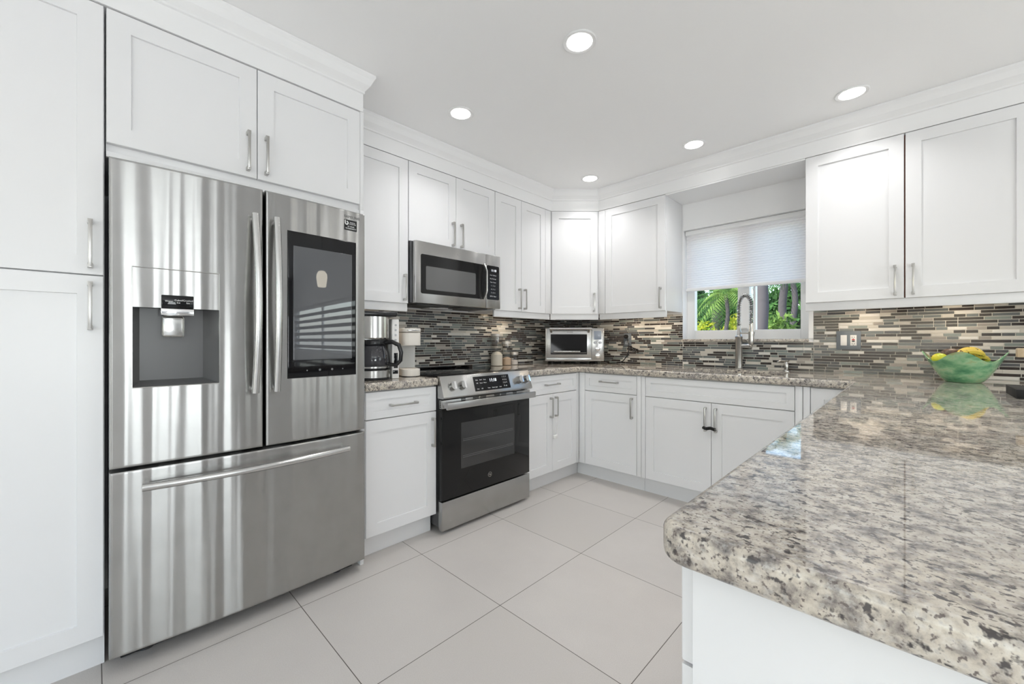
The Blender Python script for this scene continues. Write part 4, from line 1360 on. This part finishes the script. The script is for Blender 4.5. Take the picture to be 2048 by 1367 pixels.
# black twisted tie around sink cabinet handles, white slide lock on the handles right of the stove
bm = BM()
for k in range(9):
    cx_ = 1.637 + k * 0.0085; n_ = 10
    r_ = 0.0075
    tube(bm, [(cx_ + 0.004 * math.sin(i), -0.668 + r_ * math.cos(2 * PI * i / n_), 0.553 - 0.003 * math.sin(k) + r_ * math.sin(2 * PI * i / n_)) for i in range(n_ + 1)], 0.0035, 6)
tag(obj('hair_tie', bm, M['black_matte']), 'black beaded elastic twisted around the two handles under the sink', 'elastic')
cl = thing('cabinet_lock', 'white sliding child lock hanging from the door handles right of the stove', 'child lock', (0, 0, 0))
bm = BM(); tube(bm, [(0.668, -1.005, 0.538), (0.668, -1.003, 0.50), (0.668, -1.000, 0.40)], 0.0022, 8); tube(bm, [(0.668, -0.957, 0.538), (0.668, -0.966, 0.50), (0.668, -0.976, 0.40)], 0.0022, 8); tube(bm, [(0.668, -1.010, 0.541), (0.672, -0.98, 0.5405), (0.668, -0.952, 0.541)], 0.0022, 8)
obj('strap', bm, M['white_plastic'], cl)
bm = BM(); box(bm, 0.655, 0.675, -1.008, -0.968, 0.375, 0.402, 0.004); obj('slide_catch', bm, M['white_plastic'], cl)

# ------------------------------------------------------------------ blind
bl = thing('window_blind', 'white pleated shade pulled halfway down the kitchen window', 'blind', (0, 0, 0))
bm = BM(); box(bm, 1.246, 2.096, 0.030, 0.080, 2.000, 2.037, 0.003); obj('head_rail', bm, M['trim'], bl)
bm = BM()
zs = [1.556 + (2.0 - 1.556) * i / 48 for i in range(49)]
prev = None
for i, z in enumerate(zs):
    y = 0.050 + (0.0025 if i % 2 else -0.0025)
    cur = (bm.verts.new((1.249, y, z)), bm.verts.new((2.093, y, z)))
    if prev: bm.faces.new([prev[0], prev[1], cur[1], cur[0]])
    prev = cur
obj('pleated_fabric', bm, M['shade'], bl, False)
bm = BM(); box(bm, 1.247, 2.095, 0.036, 0.062, 1.533, 1.556, 0.003); obj('bottom_rail', bm, M['trim'], bl)

# ------------------------------------------------------------------ fruit bowl
fb = thing('glass_bowl', 'wavy green art-glass bowl on the peninsula by the wall', 'bowl', (2.800, -0.300, CT))
bm = BM()
seg = 72
def brad(a, v):
    pinch = 0.5 + 0.5 * math.cos(4 * a + 0.5)
    r = 0.064 + (0.146 - 0.064) * (v ** 0.80)
    r *= 1 + (0.12 * pinch - 0.07) * v * v
    z = 0.001 + v * (0.122 + 0.052 * (pinch - 0.3) * v)
    return r, z
for side in (0, 1):
    rings = []
    for j in range(15):
        v = j / 14
        ring = []
        for k in range(seg):
            a = 2 * PI * k / seg
            r, z = brad(a, v)
            if side: r -= 0.005; z += 0.005 if j < 12 else 0.003 * (14 - j)/2
            ring.append(bm.verts.new((r * math.cos(a), r * math.sin(a), z)))
        rings.append(ring)
    for a_, c_ in zip(rings[:-1], rings[1:]):
        for k in range(seg):
            bm.faces.new([a_[k], a_[(k + 1) % seg], c_[(k + 1) % seg], c_[k]])
    bm.faces.new(rings[0])
    if side == 0: top0 = rings[-1]
    else:
        for k in range(seg): bm.faces.new([top0[k], top0[(k + 1) % seg], rings[-1][(k + 1) % seg], rings[-1][k]])
obj('bowl_shell', bm, M['bowl'], fb)
def fruit(name, lab, cat, prof, loc, rot, m, sq=1.0, group=None):
    bm = BM(); lathe(bm, prof, seg=22, squash=sq)
    o = obj(name, bm, m, None, True, loc=loc, rot=rot)
    return tag(o, lab, cat, group)
egg = lambda L, R: [(0, -L / 2)] + [(R * math.sin(PI * i / 12) * (1 + 0.18 * math.cos(PI * i / 12)), -L / 2 * math.cos(PI * i / 12)) for i in range(1, 12)] + [(0, L / 2)]
fruit('avocado', 'dark brown avocado lying in the green bowl', 'avocado', egg(0.095, 0.034), (2.760, -0.322, CT + 0.140), (0.5, PI / 2 - 0.2, 0.75), M['avocado'])
fruit('mango', 'shiny yellow-green mango at the left rim of the bowl', 'mango', egg(0.085, 0.030), (2.722, -0.345, CT + 0.118), (0.2, PI / 2 + 0.1, 0.85), M['mango'])
def banana(lab, loc, rot, L=0.15, r_=0.019):
    bm = BM()
    pts, rr = [], []
    for i in range(19):
        t_ = i / 18; a = (t_ - 0.5) * 1.3
        pts.append((0.105 * math.sin(a), 0, 0.105 * math.cos(a) - 0.105))
        rr.append(r_ * max(0.18, math.sin(PI * (0.04 + 0.92 * t_)) ** 0.45))
    tube(bm, pts, rr, 9)
    o = obj('banana', bm, M['banana'], None, True, loc=loc, rot=rot)
    return tag(o, lab, 'banana')
banana('brown-spotted yellow banana lying highest in the green bowl', (2.828, -0.335, CT + 0.164), (0.1, 0.12, 0.74), L=0.14)
banana('banana tucked behind the highest banana in the green bowl', (2.842, -0.272, CT + 0.136), (-0.3, 0.05, 0.70))
banana('banana lying at the bottom of the green bowl', (2.800, -0.335, CT + 0.078), (0.2, 0.0, 0.80))

# stand at the right edge
st = thing('acrylic_stand', 'clear acrylic stand on a black block with a pale wood cap by the wall', 'stand', (2.886, -1.065, CT))
bm = BM(); box(bm, 0.0, 0.20, 0.0, 0.235, 0.0, 0.034, 0.002); obj('block_base', bm, M['black_matte'], st)
bm = BM(); box(bm, 0.035, 0.17, 0.10, 0.108, 0.0345, 0.150, 0.002); obj('acrylic_panel', bm, M['acrylic'], st)
bm = BM(); box(bm, 0.012, 0.075, 0.085, 0.120, 0.1505, 0.186, 0.004); obj('wood_cap', bm, M['wood_light'], st)

# ------------------------------------------------------------------ ceiling lights
spots = [(0.728, -0.615, 'recessed ceiling light nearest the cabinet corner'),
         (1.556, -0.615, 'recessed ceiling light in front of the window'),
         (2.380, -0.612, 'recessed ceiling light in front of the right upper cabinets'),
         (0.728, -1.955, 'recessed ceiling light nearest the microwave'),
         (1.556, -1.945, 'largest recessed ceiling light, in the middle of the kitchen'),
         (2.380, -1.950, 'recessed ceiling light above the peninsula')]
for (x, y, lab) in spots:
    t = thing('ceiling_light', lab, 'ceiling light', (x, y, CZ), 0, 'recessed ceiling lights')
    bm = BM(); lathe(bm, [(0.056, -0.0005), (0.074, -0.0005), (0.075, -0.003), (0.071, -0.006), (0.058, -0.0045), (0.056, -0.003)], seg=36)
    bm.faces.ensure_lookup_table()
    obj('trim_ring', bm, M['trim'], t)
    bm = BM(); lathe(bm, [(0, -0.0040), (0.056, -0.0040), (0.056, -0.0010), (0, -0.0010)], seg=36)
    obj('lens', bm, M['lens'], t)
    area('downlight_lamp', (0, 0, -0.008), (0, 0, 0), 0.10, 0.10, DOWN_POWER, (1.0, 0.99, 0.985), 'DISK', t, math.radians(120))
b = bpy.data.materials

# ------------------------------------------------------------------ dining side (seen as reflections)
pl_ = thing('pendant_lamp', 'white glass pendant lamp hanging over the dining side, mirrored in the fridge screen', 'pendant lamp', (3.9, -1.16, 0))
bm = BM(); tube(bm, [(0, 0, 1.985), (0, 0, CZ - 0.02)], 0.004, 8); lathe(bm, [(0, CZ - 0.001), (0.06, CZ - 0.001), (0.055, CZ - 0.02), (0, CZ - 0.025)], seg=24); obj('cord_and_canopy', bm, M['nickel'], pl_)
bm = BM(); lathe(bm, [(0.0, 1.985), (0.06, 1.975), (0.094, 1.94), (0.100, 1.90), (0.086, 1.83), (0.076, 1.785), (0, 1.785)], seg=28); obj('glass_shade', bm, M['lamp_glass'], pl_)
zb_ = thing('window_blind', 'zebra blind with wide bands on the dining window, mirrored in the fridge screen', 'blind', (0, 0, 0))
bm = BM(); box(bm, DW[0] + 0.01, DW[1] - 0.01, 0.005, 0.055, 1.735, 1.79, 0.004); obj('head_rail', bm, M['trim'], zb_)
for k in range(6):
    z = 0.965 + k * 0.125
    bm = BM(); box(bm, DW[0] + 0.012, DW[1] - 0.012, 0.026, 0.030, z + 0.01, z + 0.07); obj('slat', bm, M['far_paint'], zb_, False)

# ------------------------------------------------------------------ garden beyond the window
b_ = BM(); box(b_, -30, 40, -30, 40, -0.60, -0.40)
g_ = tag(obj('lawn', b_, M['lawn'], None, False), 'lawn outside the kitchen window, muted to keep green bounce down', 'lawn', None, 'stuff')
b_ = BM(); box(b_, -6, 12, TH + 0.01, 3.19, -0.399, -0.32)  # unseen pale slab, added to throw neutral light up at the shade
tag(obj('bounce_slab', b_, M['grout'], None, False), 'pale paving added unseen to bounce light up onto the shade', 'reflector')
def leaves(n, shape, size, rnd):
    bm = BM()
    for _ in range(n):
        p = shape(rnd)
        a = Vector((rnd.gauss(0, 1), rnd.gauss(0, 1), rnd.gauss(0, 1))).normalized()
        c = a.cross(Vector((rnd.gauss(0, 1), rnd.gauss(0, 1), rnd.gauss(0, 1)))).normalized()
        s = size * rnd.uniform(0.6, 1.3)
        quad(bm, [p - a * s, p - c * s * 0.35, p + a * s, p + c * s * 0.35])
    return bm
def ell(cx, cy, cz, rx, ry, rz):
    def f(r):
        while True:
            v = Vector((r.uniform(-1, 1), r.uniform(-1, 1), r.uniform(-1, 1)))
            if 0.25 < v.length < 1: return Vector((cx + v.x * rx, cy + v.y * ry, cz + v.z * rz))
    return f
def bush(x, y, rx, rz, m, lab, seed, n=1500, size=0.085):
    t = thing('garden_bush', lab, 'bush', (x, y, -0.4))
    r = random.Random(seed)
    obj('foliage', leaves(n, ell(0, 0, rz, rx, rx * 0.7, rz), size, r), m, t, False, recalc=False)
    bm = BM(); tube(bm, [(0, 0, 0), (0.05, 0, rz)], [0.06, 0.02], 8); obj('stem', bm, M['bark'], t)
def palm(x, y, h, r_, m, lab, seed, fl=1.5, nf=13, droop=1.0):
    t = thing('palm_tree', lab, 'palm tree', (x, y, -0.3))
    bm = BM()
    n_ = 24
    tube(bm, [(0.02 * math.sin(i * 0.7), 0, h * i / n_) for i in range(n_ + 1)], [r_ * (1.15 - 0.3 * i / n_) * (1.0 + 0.03 * (i % 2)) for i in range(n_ + 1)], 12)
    obj('trunk', bm, M['bark'], t)
    r = random.Random(seed)
    bm = BM()
    for k in range(nf):
        az = 2 * PI * k / nf + r.uniform(-.2, .2); e0 = r.uniform(-0.2, 1.2)
        for s in range(14):
            u = (s + 0.5) / 14
            d_ = fl * u
            z = d_ * math.sin(e0) - droop * d_ * d_ * 0.55
            c = Vector((math.cos(az) * d_ * math.cos(e0), math.sin(az) * d_ * math.cos(e0), h + z))
            T = Vector((math.cos(az), math.sin(az), math.sin(e0) - droop * d_)).normalized()
            sd_ = Vector((-math.sin(az), math.cos(az), 0))
            ll = 0.45 * fl * 0.6 * math.sin(PI * (0.12 + 0.85 * u))
            for sg in (-1, 1):
                for q in range(2):
                    o_ = T * (q * 0.05)
                    tip = c + o_ + sd_ * sg * ll * 0.8 + T * ll * 0.5 + Vector((0, 0, -ll * 0.45))
                    quad(bm, [c + o_, c + o_ + T * 0.016, tip + T * 0.006, tip])
    obj('fronds', bm, m, t, False, recalc=False)
palm(-0.62, 6.6, 2.35, 0.13, M['leaf_dark'], 'palm with a pale ringed trunk at the left of the window view', 1, 1.3, 20, 1.5)
palm(0.02, 5.2, 2.32, 0.040, M['leaf_mid'], 'slender young palm left of the faucet with hanging fronds', 2, 0.62, 15, 3.0)
palm(1.02, 3.4, 4.2, 0.085, M['leaf_dark'], 'thick dark palm trunk just right of the faucet', 3, 1.6, 12, 1.0)
palm(0.50, 7.6, 3.3, 0.085, M['leaf_dark'], 'grey palm trunk in the middle of the right window pane', 4, 1.2, 13, 1.4)
palm(0.98, 6.0, 2.6, 0.055, M['leaf_dark'], 'thin grey palm trunk nearest the right edge of the window view', 5, 0.7, 12, 1.5)
bush(-0.55, 5.6, 0.45, 0.98, M['leaf_yellow'], 'yellow-green bush at the bottom left of the window view', 11)
bush(0.00, 6.2, 0.5, 1.08, M['leaf_yellow'], 'golden yellow bush left of the faucet', 12)
bush(0.48, 5.9, 0.30, 1.10, M['leaf_mid'], 'bright green bush beside the thick palm trunk', 13)
bush(0.95, 5.2, 0.34, 1.02, M['leaf_mid'], 'leafy green bush below the thin right palm', 14)
bush(1.45, 6.4, 0.45, 1.20, M['leaf_mid'], 'rounded green bush at the far right of the window view', 15)
for i, (x, y, rr, hh) in enumerate([(-2.25, 9.3, 0.62, 1.7), (-1.4, 10.2, 0.72, 1.8), (0.12, 10.0, 0.72, 1.6), (1.45, 10.5, 0.55, 1.15)]):
    bush(x, y, rr, hh, M['leaf_dark'], ['dark tree mass far behind the left palm', 'tall dark tree between the two left palms', 'dark tree behind the thick palm trunk', 'low dark tree below the open sky'][i], 20 + i, 2600, 0.15)
